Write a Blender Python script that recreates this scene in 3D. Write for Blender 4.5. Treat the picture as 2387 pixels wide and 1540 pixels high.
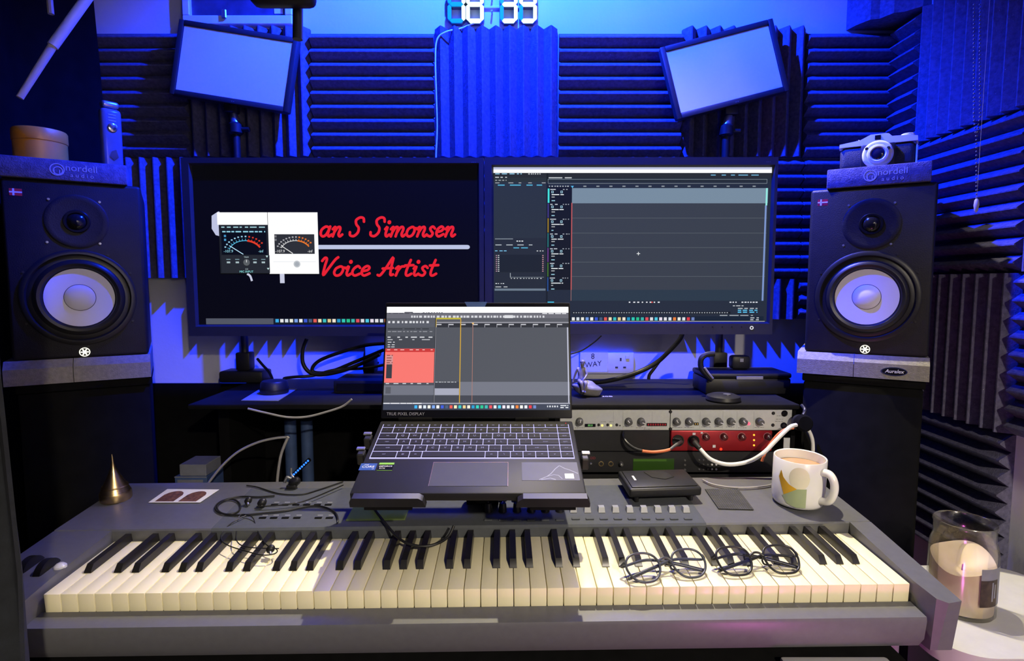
import bpy, bmesh, math, random
from mathutils import Matrix, Vector, Euler
random.seed(7)
R = math.radians
for o in list(bpy.data.objects): bpy.data.objects.remove(o)
S = bpy.context.scene
COL = S.collection

# ------------------------------------------------------------------ camera
FPX, PITCH, ZC = 1334.0, R(4.7), 1.18
cd = bpy.data.cameras.new('camera'); cam = bpy.data.objects.new('camera', cd); COL.objects.link(cam)
cd.sensor_fit = 'HORIZONTAL'; cd.sensor_width = 36; cd.lens = 36*FPX/2387; cd.clip_start = .02
cam.location = (0, 0, ZC); cam.rotation_euler = (math.pi/2-PITCH, 0, 0)
S.camera = cam
# ------------------------------------------------------------------ view
S.view_settings.view_transform = 'Standard'; S.view_settings.look = 'None'
S.view_settings.exposure = 0; S.view_settings.gamma = 1; S.view_settings.use_curve_mapping = False
# ------------------------------------------------------------------ world and lights
W = bpy.data.worlds.new('world'); S.world = W; W.use_nodes = True
W.node_tree.nodes['Background'].inputs[0].default_value = (.22, .26, 1, 1)
W.node_tree.nodes['Background'].inputs[1].default_value = .07
def spot(name, loc, target, power, color, angle, blend, radius):
    l = bpy.data.lights.new(name, 'SPOT'); l.energy = power; l.color = color
    l.spot_size = R(angle); l.spot_blend = blend; l.shadow_soft_size = radius
    o = bpy.data.objects.new(name, l); COL.objects.link(o); o.location = loc
    o.rotation_euler = (Vector(target)-Vector(loc)).to_track_quat('-Z', 'Y').to_euler()
    return o
BLUE_POS = (.0, 1.115, 2.30)
spot('blue_ceiling_spot', BLUE_POS, (.0, 1.5, 1.66), 560, (.004, .031, 1), 130, .5, .013)
WHITE_POS = (.27, 1.36, 2.30)
spot('white_ceiling_spot', WHITE_POS, (.27, .86, .75), 185, (1, .88, .62), 74, .75, .015)
LAMP_POS = (.66, -1.10, 1.90)
pl_ = bpy.data.lights.new('fill_light', 'POINT'); pl_.energy = 165; pl_.color = (1, .87, .68); pl_.shadow_soft_size = .035  # fill light added behind the viewer, out of view
po_ = bpy.data.objects.new('fill_light', pl_); COL.objects.link(po_); po_.location = LAMP_POS

def ray(u, v):
    d = (u-1193.5)/FPX; e = (770-v)/FPX; c, s = math.cos(PITCH), math.sin(PITCH)
    return Vector((d, c+e*s, -s+e*c))
def at(u, v, Y):
    r = ray(u, v); return Vector((0, 0, ZC))+r*(Y/r.y)
def atz(u, v, Z):
    r = ray(u, v); return Vector((0, 0, ZC))+r*((Z-ZC)/r.z)

# ------------------------------------------------------------------ materials
MATS = {}
def mat(name, col, rough=.5, metal=0, emit=None, estr=1, noise=.08, nscale=40, bump=0, bscale=200, trans=0, ior=1.45, spec=.5, specks=0, coat=0):
    if name in MATS: return MATS[name]
    m = bpy.data.materials.new(name); m.use_nodes = True; nt = m.node_tree; b = nt.nodes['Principled BSDF']
    b.inputs['Roughness'].default_value = rough; b.inputs['Metallic'].default_value = metal
    b.inputs['Specular IOR Level'].default_value = spec; b.inputs['IOR'].default_value = ior
    b.inputs['Transmission Weight'].default_value = trans; b.inputs['Coat Weight'].default_value = coat
    c = (*col, 1)
    b.inputs['Base Color'].default_value = c
    tc = nt.nodes.new('ShaderNodeTexCoord')
    if noise:
        n = nt.nodes.new('ShaderNodeTexNoise'); n.inputs['Scale'].default_value = nscale; n.inputs['Detail'].default_value = 4
        nt.links.new(tc.outputs['Object'], n.inputs['Vector'])
        r = nt.nodes.new('ShaderNodeValToRGB')
        r.color_ramp.elements[0].position = .3; r.color_ramp.elements[1].position = .7
        r.color_ramp.elements[0].color = (*[x*(1-noise) for x in col], 1); r.color_ramp.elements[1].color = (*[min(1, x*(1+noise)) for x in col], 1)
        nt.links.new(n.outputs['Fac'], r.inputs['Fac'])
        out = r.outputs['Color']
        if specks:
            w = nt.nodes.new('ShaderNodeTexNoise'); w.inputs['Scale'].default_value = 260; w.inputs['Detail'].default_value = 2
            nt.links.new(tc.outputs['Object'], w.inputs['Vector'])
            g = nt.nodes.new('ShaderNodeValToRGB'); g.color_ramp.elements[0].position = .745; g.color_ramp.elements[1].position = .78
            nt.links.new(w.outputs['Fac'], g.inputs['Fac'])
            mx = nt.nodes.new('ShaderNodeMix'); mx.data_type = 'RGBA'
            nt.links.new(g.outputs['Color'], mx.inputs['Factor']); nt.links.new(out, mx.inputs['A']); mx.inputs['B'].default_value = (specks, specks, specks, 1)
            out = mx.outputs['Result']
        nt.links.new(out, b.inputs['Base Color'])
    if bump:
        n2 = nt.nodes.new('ShaderNodeTexNoise'); n2.inputs['Scale'].default_value = bscale; n2.inputs['Detail'].default_value = 3
        nt.links.new(tc.outputs['Object'], n2.inputs['Vector'])
        bp = nt.nodes.new('ShaderNodeBump'); bp.inputs['Strength'].default_value = bump; bp.inputs['Distance'].default_value = .002
        nt.links.new(n2.outputs['Fac'], bp.inputs['Height']); nt.links.new(bp.outputs['Normal'], b.inputs['Normal'])
    if emit:
        b.inputs['Emission Color'].default_value = (*emit, 1); b.inputs['Emission Strength'].default_value = estr
    MATS[name] = m
    return m
def lin(r, g, b):
    f = lambda x: (x/255/12.92 if x <= 10 else ((x/255+.055)/1.055)**2.4)
    return (f(r), f(g), f(b))
def glow(r, g, b, k=1.0):
    """a lit pixel colour of a screen or lamp, given in display values"""
    n = 'screen_%d_%d_%d_%.2f' % (r, g, b, k)
    return mat(n, (.003, .003, .003), .5, emit=lin(r, g, b), estr=k, noise=0, spec=.06)

m_wall = mat('painted_wall', (.66, .66, .68), .85, noise=.03, nscale=8, bump=.15, bscale=120)
m_darkwall = mat('shade_black', (.004, .004, .0045), .95, noise=.3, nscale=30, spec=.1)  # near-black colour stands in for shade at the left wall
m_floor = mat('carpet', (.03, .03, .035), .95, noise=.3, nscale=300, bump=.5)
m_ceil = mat('ceiling_paint', (.35, .35, .36), .9, noise=.03)
m_foam = mat('foam_charcoal', (.105, .102, .165), .95, noise=.25, nscale=120, bump=.6, bscale=420, spec=.15, specks=.45)
m_foam2 = mat('foam_grey', (.23, .22, .19), .95, noise=.15, nscale=160, bump=.5, bscale=420, spec=.15)
m_black = mat('black_plastic', (.012, .012, .013), .45, noise=.2)
m_blackm = mat('black_matte', (.005, .005, .0055), .9, noise=.2, spec=.08)
m_blacks = mat('black_gloss', (.008, .008, .009), .15, noise=0)
m_vinyl = mat('speaker_vinyl', (.011, .011, .014), .5, noise=.15, bump=.2, bscale=500, spec=.3)
m_bezel = mat('monitor_bezel', (.022, .022, .024), .5, noise=.1)
m_silver = mat('silver_paint', (.125, .128, .135), .42, .2, noise=.05, nscale=90)
m_silverd = mat('grey_panel', (.075, .082, .092), .65, 0, noise=.06, nscale=90, spec=.15)
m_ivory = mat('ivory_key', (.82, .76, .50), .32, noise=.03, nscale=25)
m_ebony = mat('ebony_key', (.014, .013, .013), .3, noise=.2)
m_cone = mat('white_cone', (.72, .72, .74), .55, noise=.02)
m_rubber = mat('rubber', (.010, .010, .011), .38, noise=.1)
m_chrome = mat('chrome', (.75, .76, .78), .15, 1, noise=.02)
m_steel = mat('brushed_metal', (.45, .46, .47), .35, .9, noise=.06)
m_white = mat('white_plastic', (.80, .80, .80), .4, noise=.02)
m_paper = mat('paper', (.78, .79, .80), .8, noise=.03)
m_alum = mat('aluminium_face', (.56, .58, .55), .5, .3, noise=.04, nscale=150)
m_red = mat('red_anodised', (.32, .012, .018), .35, .4, noise=.06)
m_brass = mat('brass', (.58, .42, .20), .3, 1, noise=.12, nscale=60)
m_gold = mat('gold_tin', (.78, .32, .035), .4, .1, noise=.08, nscale=30)
m_diff = mat('white_diffuser', (.70, .70, .70), .95, noise=.01, spec=.05)
m_text = mat('grey_print', (.40, .40, .44), .6, noise=0)
m_wtext = mat('white_print', (.75, .75, .75), .6, noise=0)
m_dtext = mat('dark_print', (.03, .03, .035), .6, noise=0)
m_laptop = mat('laptop_shell', (.015, .015, .016), .5, 0, noise=.08, spec=.25)
m_laptopd = mat('laptop_touch', (.045, .045, .045), .5, 0, noise=.05, spec=.3)
m_whitecable = mat('white_cable', (.78, .77, .72), .45, noise=.03)
m_greycable = mat('grey_cable', (.30, .28, .28), .5, noise=.1)
m_orange = mat('orange_cable', (.75, .20, .08), .45, noise=.08)
m_stone = mat('statue_stone', (.19, .18, .165), .4, noise=.25, nscale=60)

# ------------------------------------------------------------------ mesh building
class MB:
    def __init__(s): s.v = []; s.f = []; s.mi = []; s.mats = []; s.M = Matrix.Identity(4)
    def slot(s, m):
        if m is None: return 0
        if m not in s.mats: s.mats.append(m)
        return s.mats.index(m)
    def add(s, vs, fs, m=None, M=None):
        k = len(s.v); T = s.M @ M if M is not None else s.M
        s.v += [tuple(T @ Vector(p)) for p in vs]; i = s.slot(m)
        for f in fs: s.f.append([a+k for a in f]); s.mi.append(i)
        return s
    def box(s, x0, x1, y0, y1, z0, z1, m=None, M=None):
        vs = [(x, y, z) for z in (z0, z1) for y in (y0, y1) for x in (x0, x1)]
        return s.add(vs, [(0, 2, 3, 1), (4, 5, 7, 6), (0, 1, 5, 4), (2, 6, 7, 3), (0, 4, 6, 2), (1, 3, 7, 5)], m, M)
    def rbox(s, x0, x1, y0, y1, z0, z1, r=.003, n=2, m=None, M=None):
        bm = bmesh.new(); bmesh.ops.create_cube(bm, size=1)
        for q in bm.verts: q.co = Vector(((x0+x1)/2+q.co.x*(x1-x0), (y0+y1)/2+q.co.y*(y1-y0), (z0+z1)/2+q.co.z*(z1-z0)))
        bmesh.ops.bevel(bm, geom=bm.edges[:], offset=r, segments=n, profile=.5, affect='EDGES')
        bm.verts.index_update(); vs = [q.co[:] for q in bm.verts]; fs = [[q.index for q in f.verts] for f in bm.faces]; bm.free()
        return s.add(vs, fs, m, M)
    def cyl(s, p0, p1, r0, r1=None, n=20, m=None, M=None):
        r1 = r0 if r1 is None else r1; p0 = Vector(p0); p1 = Vector(p1); d = (p1-p0)
        q = d.to_track_quat('Z', 'Y'); L = d.length
        vs = []
        for z, r in ((0, r0), (L, r1)):
            for i in range(n):
                a = 2*math.pi*i/n; vs.append(p0+q @ Vector((r*math.cos(a), r*math.sin(a), z)))
        fs = [(i, (i+1) % n, n+(i+1) % n, n+i) for i in range(n)]+[list(range(n))[::-1], list(range(n, 2*n))]
        return s.add(vs, fs, m, M)
    def lathe(s, prof, n=40, m=None, M=None, cap0=True, cap1=True):
        """profile of (r, z) turned about z"""
        vs = []; fs = []
        for r, z in prof:
            for i in range(n):
                a = 2*math.pi*i/n; vs.append((r*math.cos(a), r*math.sin(a), z))
        for j in range(len(prof)-1):
            for i in range(n): fs.append((j*n+i, j*n+(i+1) % n, (j+1)*n+(i+1) % n, (j+1)*n+i))
        if cap0: fs.append(list(range(n))[::-1])
        if cap1: fs.append([(len(prof)-1)*n+i for i in range(n)])
        return s.add(vs, fs, m, M)
    def tube(s, pts, r, n=8, sub=6, closed=False, m=None, M=None):
        pts = smooth(pts, sub, closed); N = len(pts); vs = []; fs = []
        up = Vector((0.13, .21, .97))
        rr = r if callable(r) else (lambda t: r)
        for i, p in enumerate(pts):
            a = pts[(i-1) % N if closed else max(i-1, 0)]; b = pts[(i+1) % N if closed else min(i+1, N-1)]
            d = (b-a).normalized(); x = d.cross(up)
            if x.length < 1e-3: x = d.cross(Vector((1, 0, 0)))
            x.normalize(); y = d.cross(x).normalized(); up = -y if False else up
            for k in range(n):
                t = 2*math.pi*k/n; vs.append(p+(x*math.cos(t)+y*math.sin(t))*rr(i/(N-1)))
        for i in range(N if closed else N-1):
            j = (i+1) % N
            for k in range(n): fs.append((i*n+k, i*n+(k+1) % n, j*n+(k+1) % n, j*n+k))
        if not closed: fs += [list(range(n))[::-1], [(N-1)*n+k for k in range(n)]]
        return s.add(vs, fs, m, M)
    def prism(s, poly, z0, z1, m=None, M=None):
        """polygon in xy pulled from z0 to z1"""
        n = len(poly); vs = [(x, y, z0) for x, y in poly]+[(x, y, z1) for x, y in poly]
        fs = [(i, (i+1) % n, n+(i+1) % n, n+i) for i in range(n)]+[list(range(n))[::-1], list(range(n, 2*n))]
        return s.add(vs, fs, m, M)
    def mesh(s, name, m=None, ang=35):
        me = bpy.data.meshes.new(name); me.from_pydata(s.v, [], s.f)
        for q in (s.mats or [m]): me.materials.append(q)
        for p, i in zip(me.polygons, s.mi): p.material_index = i
        bm = bmesh.new(); bm.from_mesh(me); bmesh.ops.recalc_face_normals(bm, faces=bm.faces[:]); bm.to_mesh(me); bm.free()
        if ang:
            for p in me.polygons: p.use_smooth = True
            me.set_sharp_from_angle(angle=R(ang))
        me.update(); return me
    def build(s, name, m=None, parent=None, ang=35):
        return link(name, s.mesh(name, m, ang), parent)
def smooth(pts, sub=6, closed=False):
    P = [Vector(p) for p in pts]; n = len(P)
    if sub <= 1 or n < 3: return P
    out = []
    for i in range(n if closed else n-1):
        g = lambda k: P[k % n] if closed else P[max(0, min(n-1, k))]
        a, b, c, d = g(i-1), g(i), g(i+1), g(i+2)
        for k in range(sub):
            t = k/sub
            out.append(.5*((2*b)+(c-a)*t+(2*a-5*b+4*c-d)*t*t+(3*b-a-3*c+d)*t**3))
    if not closed: out.append(P[-1])
    return out
def link(name, me, parent=None):
    o = bpy.data.objects.new(name, me); COL.objects.link(o)
    if parent is not None: o.parent = parent
    return o
def tag(o, label, cat, group=None):
    o['label'] = label; o['category'] = cat
    if group: o['group'] = group
    return o
def thing(name, label, cat, loc=(0, 0, 0), rot=(0, 0, 0), group=None):
    o = bpy.data.objects.new(name, None); COL.objects.link(o); o.location = loc; o.rotation_euler = rot; o.empty_display_size = .02
    return tag(o, label, cat, group)
def struct(name, mb, m):
    o = mb.build(name, m); o['kind'] = 'structure'; return o
def txt(s, size, extrude=.0002, shear=0, bold=0, space=1, align='CENTER'):
    """mesh of lettering in the xy plane, reading along +x, facing +z"""
    c = bpy.data.curves.new('lettering', 'FONT'); c.body = s; c.size = size; c.extrude = extrude; c.shear = shear; c.offset = bold
    c.space_character = space; c.align_x = align; c.align_y = 'CENTER'; c.resolution_u = 3
    o = bpy.data.objects.new('lettering', c); me = bpy.data.meshes.new_from_object(o)
    bpy.data.objects.remove(o); bpy.data.curves.remove(c); return me
def lettering(s, size, m, parent, M, name='lettering', **k):
    me = txt(s, size, **k); me.materials.clear(); me.materials.append(m); me.transform(M)
    return link(name, me, parent)
FACE = Matrix(((1, 0, 0, 0), (0, 0, -1, 0), (0, 1, 0, 0), (0, 0, 0, 1)))   # xy artwork -> a face looking towards -Y
def T(x, y, z): return Matrix.Translation((x, y, z))
def RX(a): return Matrix.Rotation(R(a), 4, 'X')
def RY(a): return Matrix.Rotation(R(a), 4, 'Y')
def RZ(a): return Matrix.Rotation(R(a), 4, 'Z')

# ------------------------------------------------------------------ the room
WY, WXR, WXL, CEIL = 1.50, .965, -1.10, 2.42
struct('floor', MB().box(WXL-.1, WXR+.1, -1.6, WY+.1, -.1, 0), m_floor)
struct('ceiling', MB().box(WXL-.1, WXR+.1, .1, WY+.1, CEIL, CEIL+.1), m_ceil)
wall_back = struct('wall_back', MB().box(WXL-.1, WXR+.1, WY, WY+.1, 0, CEIL), m_wall)
wall_right = struct('wall_right', MB().box(WXR, WXR+.1, -1.6, WY, 0, CEIL), m_wall)
wall_left = struct('wall_left', MB().box(WXL-.1, WXL, .2, WY, 0, CEIL), m_darkwall)

# unseen fill lamp added behind the viewer; its drum shade cuts light off high
t = thing('fill_lamp', 'added fill lamp behind the viewer with a dark drum shade to keep its light low', 'lamp', (LAMP_POS[0], LAMP_POS[1], .0005))
MB().lathe([(.20, 1.827), (.20, 2.05), (.196, 2.054), (.004, 2.054), (.004, 2.05), (.196, 2.05), (.197, 1.827)], 48, None, None, False, False).build('cutoff_shade', m_blackm, t)
MB().lathe([(.13, 0), (.14, .008), (.13, .02), (.012, .03)], 32).build('base', m_blackm, t)
MB().cyl((.0, -.09, .03), (.0, -.09, 2.0), .011, None, 14).build('pole', m_blackm, t)
MB().cyl((.0, -.09, 2.0), (.0, 0, 2.045), .008, None, 12).build('shade_arm', m_blackm, t)

# unseen ceiling lamp bar; plates added at both heads to block stray light
t = thing('ceiling_lamp_bar', 'black ceiling lamp bar above the desk with plates added to block stray light', 'ceiling lamp', (.2, 1.15, CEIL-.0005))
MB().rbox(-.25, .25, -.10, .26, -.035, 0, .004).build('bar', m_blackm, t)
h = MB(); x, y, z = BLUE_POS[0]-.2, BLUE_POS[1]-1.15, BLUE_POS[2]-CEIL
h.box(x-.16, x+.16, y-.045, y-.040, z-.215, z+.085); h.box(x-.16, x+.16, y-.0398, y+.004, z-.215, z-.210); h.box(x-.085, x+.085, y+.0041, y+.017, z-.215, z-.210)
h.build('blue_light_blocker', m_blackm, t)
h = MB(); x, y, z = WHITE_POS[0]-.2, WHITE_POS[1]-1.15, WHITE_POS[2]-CEIL
h.box(x-.06, x+.06, y+.010, y+.013, z-.16, z+.085)
h.build('white_light_blocker', m_blackm, t)

FOAM = {}
def foam_mesh(w, h, vertical):
    k = (round(w, 3), round(h, 3), vertical)
    if k in FOAM: return FOAM[k]
    L, E = (w, h) if vertical else (h, w)
    pitch = .034; n = max(1, round(L/pitch)); p = L/n; base, top = .008, .031
    prof = [(0, base)]
    for i in range(n): prof += [(i*p+p*.46, top), (i*p+p*.54, top), ((i+1)*p, base)]
    poly = [(0, 0)]+prof+[(L, 0)]
    mb = MB(); N = len(poly)
    vs = []
    for e in (0, E):
        for a, d in poly: vs.append((a, -d, e) if vertical else (e, -d, a))
    fs = [(i, (i+1) % N, N+(i+1) % N, N+i) for i in range(N)]+[list(range(N)), list(range(N, 2*N))[::-1]]
    mb.add(vs, fs); FOAM[k] = mb.mesh('foam_tile', m_foam, 0); return FOAM[k]
def tile(wall, x, z, w, h, vertical, rz=0, y=WY):
    o = link('foam_tile', foam_mesh(w, h, vertical), wall)
    o.location = (x, y, z); o.rotation_euler = (0, R(random.uniform(-.25, .25)), rz); return o
G = .0025
ROW = [(1.499, 1.804, 0), (1.194, 1.4965, 1), (1.088, 1.1915, 0)]
cols = [(-1.095, -.817, 0), (-.817, -.506, 1), (-.506, -.195, 0), (-.195, .115, 1), (.115, .426, 0), (.426, .737, 1), (.737, .962, 0)]
for z0, z1, par in ROW:
    for x0, x1, vert in cols:
        if z0 < 1.15 and x0 < -.85: continue
        zz = 0
        v = (vert+par) % 2 == 1
        if x0 > .73: v = False
        tile(wall_back, x0+G, z0, x1-x0-G, z1-z0+(.010 if v and z0 > 1.4 else 0), v)
# right wall: tiles are built facing -Y, then turned to face -X
def rtile(y_far, y_near, z0, z1, vert):
    o = link('foam_tile', foam_mesh(y_far-y_near-G, z1-z0-G, vert), wall_right)
    o.location = (WXR, y_far, z0); o.rotation_euler = (R(random.uniform(-.25, .25)), 0, R(-90))
RZs = [1.81, 1.507, 1.202, .893, .586]
for j in range(4):
    rtile(1.4665, 1.375, RZs[j+1], RZs[j], False)
    rtile(1.375, 1.072, RZs[j+1], RZs[j], j % 2 == 0)
    if j < 3: rtile(1.070, .765, RZs[j+1], RZs[j], j % 2 == 1)
    if j < 3: rtile(.763, .458, RZs[j+1], RZs[j], j % 2 == 0)
rtile(1.070, .765, 1.812, 2.117, True)
# corner bass trap above the tiles
cb = MB().prism([(.842, 1.4995), (.9645, 1.4995), (.9645, 1.372), (.945, 1.372), (.92, 1.40), (.90, 1.405), (.885, 1.435), (.866, 1.44), (.85, 1.47)], 1.815, 2.40)
cb.build('corner_foam', m_foam, wall_back)

# black drape added in place of shade on the left wall and the edge of a curtain near the viewer
def drape(pts, z0, z1, m, name, label, th=.004):
    P = smooth(pts, 6); n = len(P); vs = []; fs = []
    zs = [z0+(z1-z0)*i/14 for i in range(15)]
    for q in (0, 1):
        for z in zs:
            for i, p in enumerate(P):
                d = (P[min(i+1, n-1)]-P[max(i-1, 0)]).normalized(); nn = Vector((-d.y, d.x, 0))
                w = .006*math.sin(z*9+i*.3)
                vs.append((p.x+nn.x*th*q+w, p.y+nn.y*th*q, z))
    A = len(zs)*n
    for j in range(len(zs)-1):
        for i in range(n-1):
            k = j*n+i; fs.append((k, k+1, k+n+1, k+n)); fs.append((A+k, A+k+n, A+k+n+1, A+k+1))
    for i in range(n-1): fs += [(i, A+i, A+i+1, i+1), ((len(zs)-1)*n+i, (len(zs)-1)*n+i+1, A+(len(zs)-1)*n+i+1, A+(len(zs)-1)*n+i)]
    for j in range(len(zs)-1): fs += [(j*n, j*n+n, A+j*n+n, A+j*n), (j*n+n-1, A+j*n+n-1, A+j*n+2*n-1, j*n+2*n-1)]
    return tag(MB().add(vs, fs).build(name, m, None, 60), label, 'curtain')
drape([(-1.018, 1.455, 0), (-1.022, 1.43, 0), (-1.045, 1.38, 0), (-1.07, 1.33, 0)]+[(-1.078+.008*math.sin(i*2.1), 1.29-.045*i, 0) for i in range(22)], .02, 2.40, m_darkwall, 'wall_shade_drape', 'black drape added in place of shade on the wall beside the left loudspeaker')
m_curt = mat('curtain_cloth', (.010, .012, .016), .9, noise=.25, nscale=60, bump=.3)
drape([(-.540-.022*i+.002*(i % 2), .60+.022*math.sin(i*1.9), 0) for i in range(12)], .02, 2.38, m_curt, 'dark_curtain', 'dark grey curtain edge hanging at the far left of the picture')

# ------------------------------------------------------------------ desk, riser board, added cabinets below the speakers
DZ = .648
t = thing('desk', 'black desk carrying the silver keyboard', 'desk', (-.1, 1.1, 0))
MB().rbox(-.58, .66, -.335, .385, DZ-.03, DZ, .003, m=None).build('desk_top', m_blackm, t)
for x in (-.57, .60):
    MB().box(x, x+.03, -.30, .36, 0, DZ-.0305).build('leg_panel', m_blackm, t)
MB().box(-.535, .598, .345, .36, .2, DZ-.0305).build('back_panel', m_blackm, t)
RT = .931
t = thing('riser_shelf', 'black shelf board running under the two monitors', 'shelf', (-.07, 1.33, DZ))
MB().rbox(-.60, .665, -.165, .155, RT-DZ-.0105, RT-DZ, .0025).build('shelf_board', mat('shelf_black', (.007, .007, .008), .6, noise=.2, spec=.2), t)
t2 = thing('shelf_support', 'black upright panel carrying the left end of the shelf board', 'support', (-.65, 1.33, DZ+.0005))
MB().box(-.012, .012, -.06, .12, 0, RT-DZ-.0112).build('panel', m_blackm, t2); MB().box(-.02, .02, -.06, .12, 0, .004).build('foot_rail', m_blackm, t2)
t2 = thing('shade_board', 'black board added in place of the shade behind the shelf', 'board', (-.28, 1.475, DZ+.0005))
MB().box(-.74, 1.20, -.006, .006, 0, RT-DZ-.0112).build('panel', m_blackm, t2); MB().box(-.74, 1.20, -.014, -.0062, 0, .012).build('foot_rail', m_blackm, t2)  # dark sheet put where the space behind the shelf lies in shade
lettering('20B', .016, m_text, t, T(.145+.135, -.082, RT-DZ+.0003), extrude=.0001)

def stand(x, y, rz, label):  # cabinets added to cover the lit wall below the speakers
    t = thing('added_cabinet', label, 'cabinet', (x, y, 0), (0, 0, rz), 'added cabinets under the loudspeakers')
    MB().rbox(-.103, .103, -.060, .145, .02, .976, .004).build('body', m_blackm, t)
    MB().rbox(-.106, .106, -.062, .148, .9765, .993, .003).build('top_board', m_blackm, t)
    MB().box(-.095, .095, -.05, .14, .0005, .0198).build('plinth', m_blackm, t)

# ------------------------------------------------------------------ loudspeakers (built once, copied)
SW, SH, SD = .212, .332, .235
PZ = .993
def ring(mb, cx, z, prof, n=48, m=None):
    """turned profile (r, out) on the front face; out is towards the viewer"""
    mb.lathe([(r, o) for r, o in prof], n, m, T(cx, 0, z) @ RX(90), True, True)
def speaker(loc, rz, label, flag_u):
    t = thing('studio_monitor_speaker', label, 'loudspeaker', loc, (0, 0, rz), 'studio loudspeakers')
    MB().rbox(-SW/2, SW/2, 0, SD, 0, SH, .006, 3).build('cabinet', m_vinyl, t)
    wz, tz = .115, .258
    b = MB(); b.lathe([(.0905, .0), (.0905, .0035), (.087, .0055), (.082, .0055), (.0795, .002), (.0795, .0005)], 56, None, T(0, -.0004, wz) @ RX(90), False, False)
    b.build('woofer_frame', m_rubber, t)
    MB().lathe([(.0795, .0007), (.0755, .002), (.072, .0022), (.069, .006), (.064, .0078), (.059, .0062), (.0562, .0015), (.0550, .0005)], 56, None, T(0, -.0004, wz) @ RX(90), False, False).build('surround', m_rubber, t)
    MB().lathe([(.0549, .0012), (.045, .0008), (.030, .0002), (.0252, .0001)], 56, None, T(0, -.0006, wz) @ RX(90), False, False).build('cone', m_cone, t)
    MB().lathe([(.0251, .0002), (.0249, .0003), (.0244, .0002)], 48, None, T(0, -.0006, wz) @ RX(90), False, False).build('cone_seam', m_dtext, t)
    MB().lathe([(.0243, .0002), (.0215, .0030), (.016, .0056), (.009, .0072), (.0008, .0077)], 48, None, T(0, -.0006, wz) @ RX(90), False, True).build('dust_cap', m_cone, t)
    # tweeter in a shallow dark horn
    MB().lathe([(.050, .0003), (.047, .0018), (.040, .0010), (.030, .0004), (.0215, .0002)], 48, None, T(.002, -.0004, tz) @ RX(90), False, False).build('tweeter_horn', m_vinyl, t)
    MB().lathe([(.0215, .0010), (.020, .0030), (.0165, .0030), (.0155, .0012)], 40, None, T(.002, -.0004, tz) @ RX(90), False, False).build('tweeter_ring', m_blacks, t)
    MB().lathe([(.0154, .0006), (.012, .0040), (.007, .0065), (.0006, .0076)], 32, None, T(.002, -.0004, tz) @ RX(90), False, True).build('tweeter_dome', m_blacks, t)
    for dx, dz in ((-.04, .297-tz), (.037, .297-tz), (-.046, .218-tz), (.034, .218-tz)):
        MB().lathe([(.0022, 0), (.0022, .0008), (.0005, .0009)], 10, None, T(.002+dx, -.0002, tz+dz) @ RX(90)).build('screw', m_steel, t)
    for a in (30, 90-30, 150, 210, 330, 275):
        MB().lathe([(.002, 0), (.002, .0008), (.0005, .0009)], 10, None, T(.0945*math.cos(R(a)), -.0002, wz+.0945*math.sin(R(a))) @ RX(90)).build('screw', m_black, t)
    # lit round emblem of three crossed bars
    lz = .0105
    g = MB(); g.lathe([(.0086, 0), (.0086, .0008), (.0074, .0008), (.0074, 0)], 32, None, T(.002, -.0002, lz) @ RX(90), False, False)
    for a in (0, 60, 120): g.box(-.0064, .0064, -.0009, -.0003, -.0011, .0011, None, T(.002, 0, lz) @ RY(a))
    g.build('lit_emblem', glow(255, 252, 225, 2.2), t)
    # small flag sticker
    fx, fz = -SW/2+.022, SH-.026
    f = MB(); f.box(fx-.009, fx+.009, -.0004, -.0001, fz-.0062, fz+.0062, mat('sticker_red', (.55, .02, .03), .5, noise=0))
    f.box(fx-.0045, fx-.0018, -.0006, -.0003, fz-.0062, fz+.0062, m_white); f.box(fx-.009, fx+.009, -.0006, -.0003, fz-.0012, fz+.0012, m_white)
    f.build('flag_sticker', None, t)
    return t
def pad_under(loc, rz, label):
    t = thing('speaker_pad', label, 'foam pad', loc, (0, 0, rz), 'foam pads under the loudspeakers')
    for x0, x1 in ((-.118, -.0165), (-.0155, .108)):
        MB().add([(x0, -.012, 0), (x1, -.012, 0), (x1, .20, 0), (x0, .20, 0), (x0, -.012, .030), (x1, -.012, .030), (x1, .0, .0445), (x0, .0, .0445), (x1, .20, .0445), (x0, .20, .0445)],
                 [(0, 1, 5, 4), (4, 5, 6, 7), (7, 6, 8, 9), (0, 3, 2, 1), (3, 9, 8, 2), (0, 4, 7, 9, 3), (1, 2, 8, 6, 5)]).build('foam_block', m_foam2, t, 20)
    return t
def badge(t, x, z):
    M = T(x, -.0125, z)
    g = MB(); n = 36
    def ell(a, b, y0, y1, m):
        g.add([(a*math.cos(2*math.pi*i/n), y, b*math.sin(2*math.pi*i/n)) for y in (y0, y1) for i in range(n)], [list(range(n))]+[(i, n+i, n+(i+1) % n, (i+1) % n) for i in range(n)], m, M)
    ell(.0215, .0085, -.0016, 0, m_chrome); ell(.0198, .0071, -.0019, 0, m_blacks)
    g.build('oval_badge', None, t)
    lettering('Auralex', .0095, m_wtext, t, M @ T(0, -.0021, .0002) @ FACE, shear=.25, extrude=.0001, bold=.0001)
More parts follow.
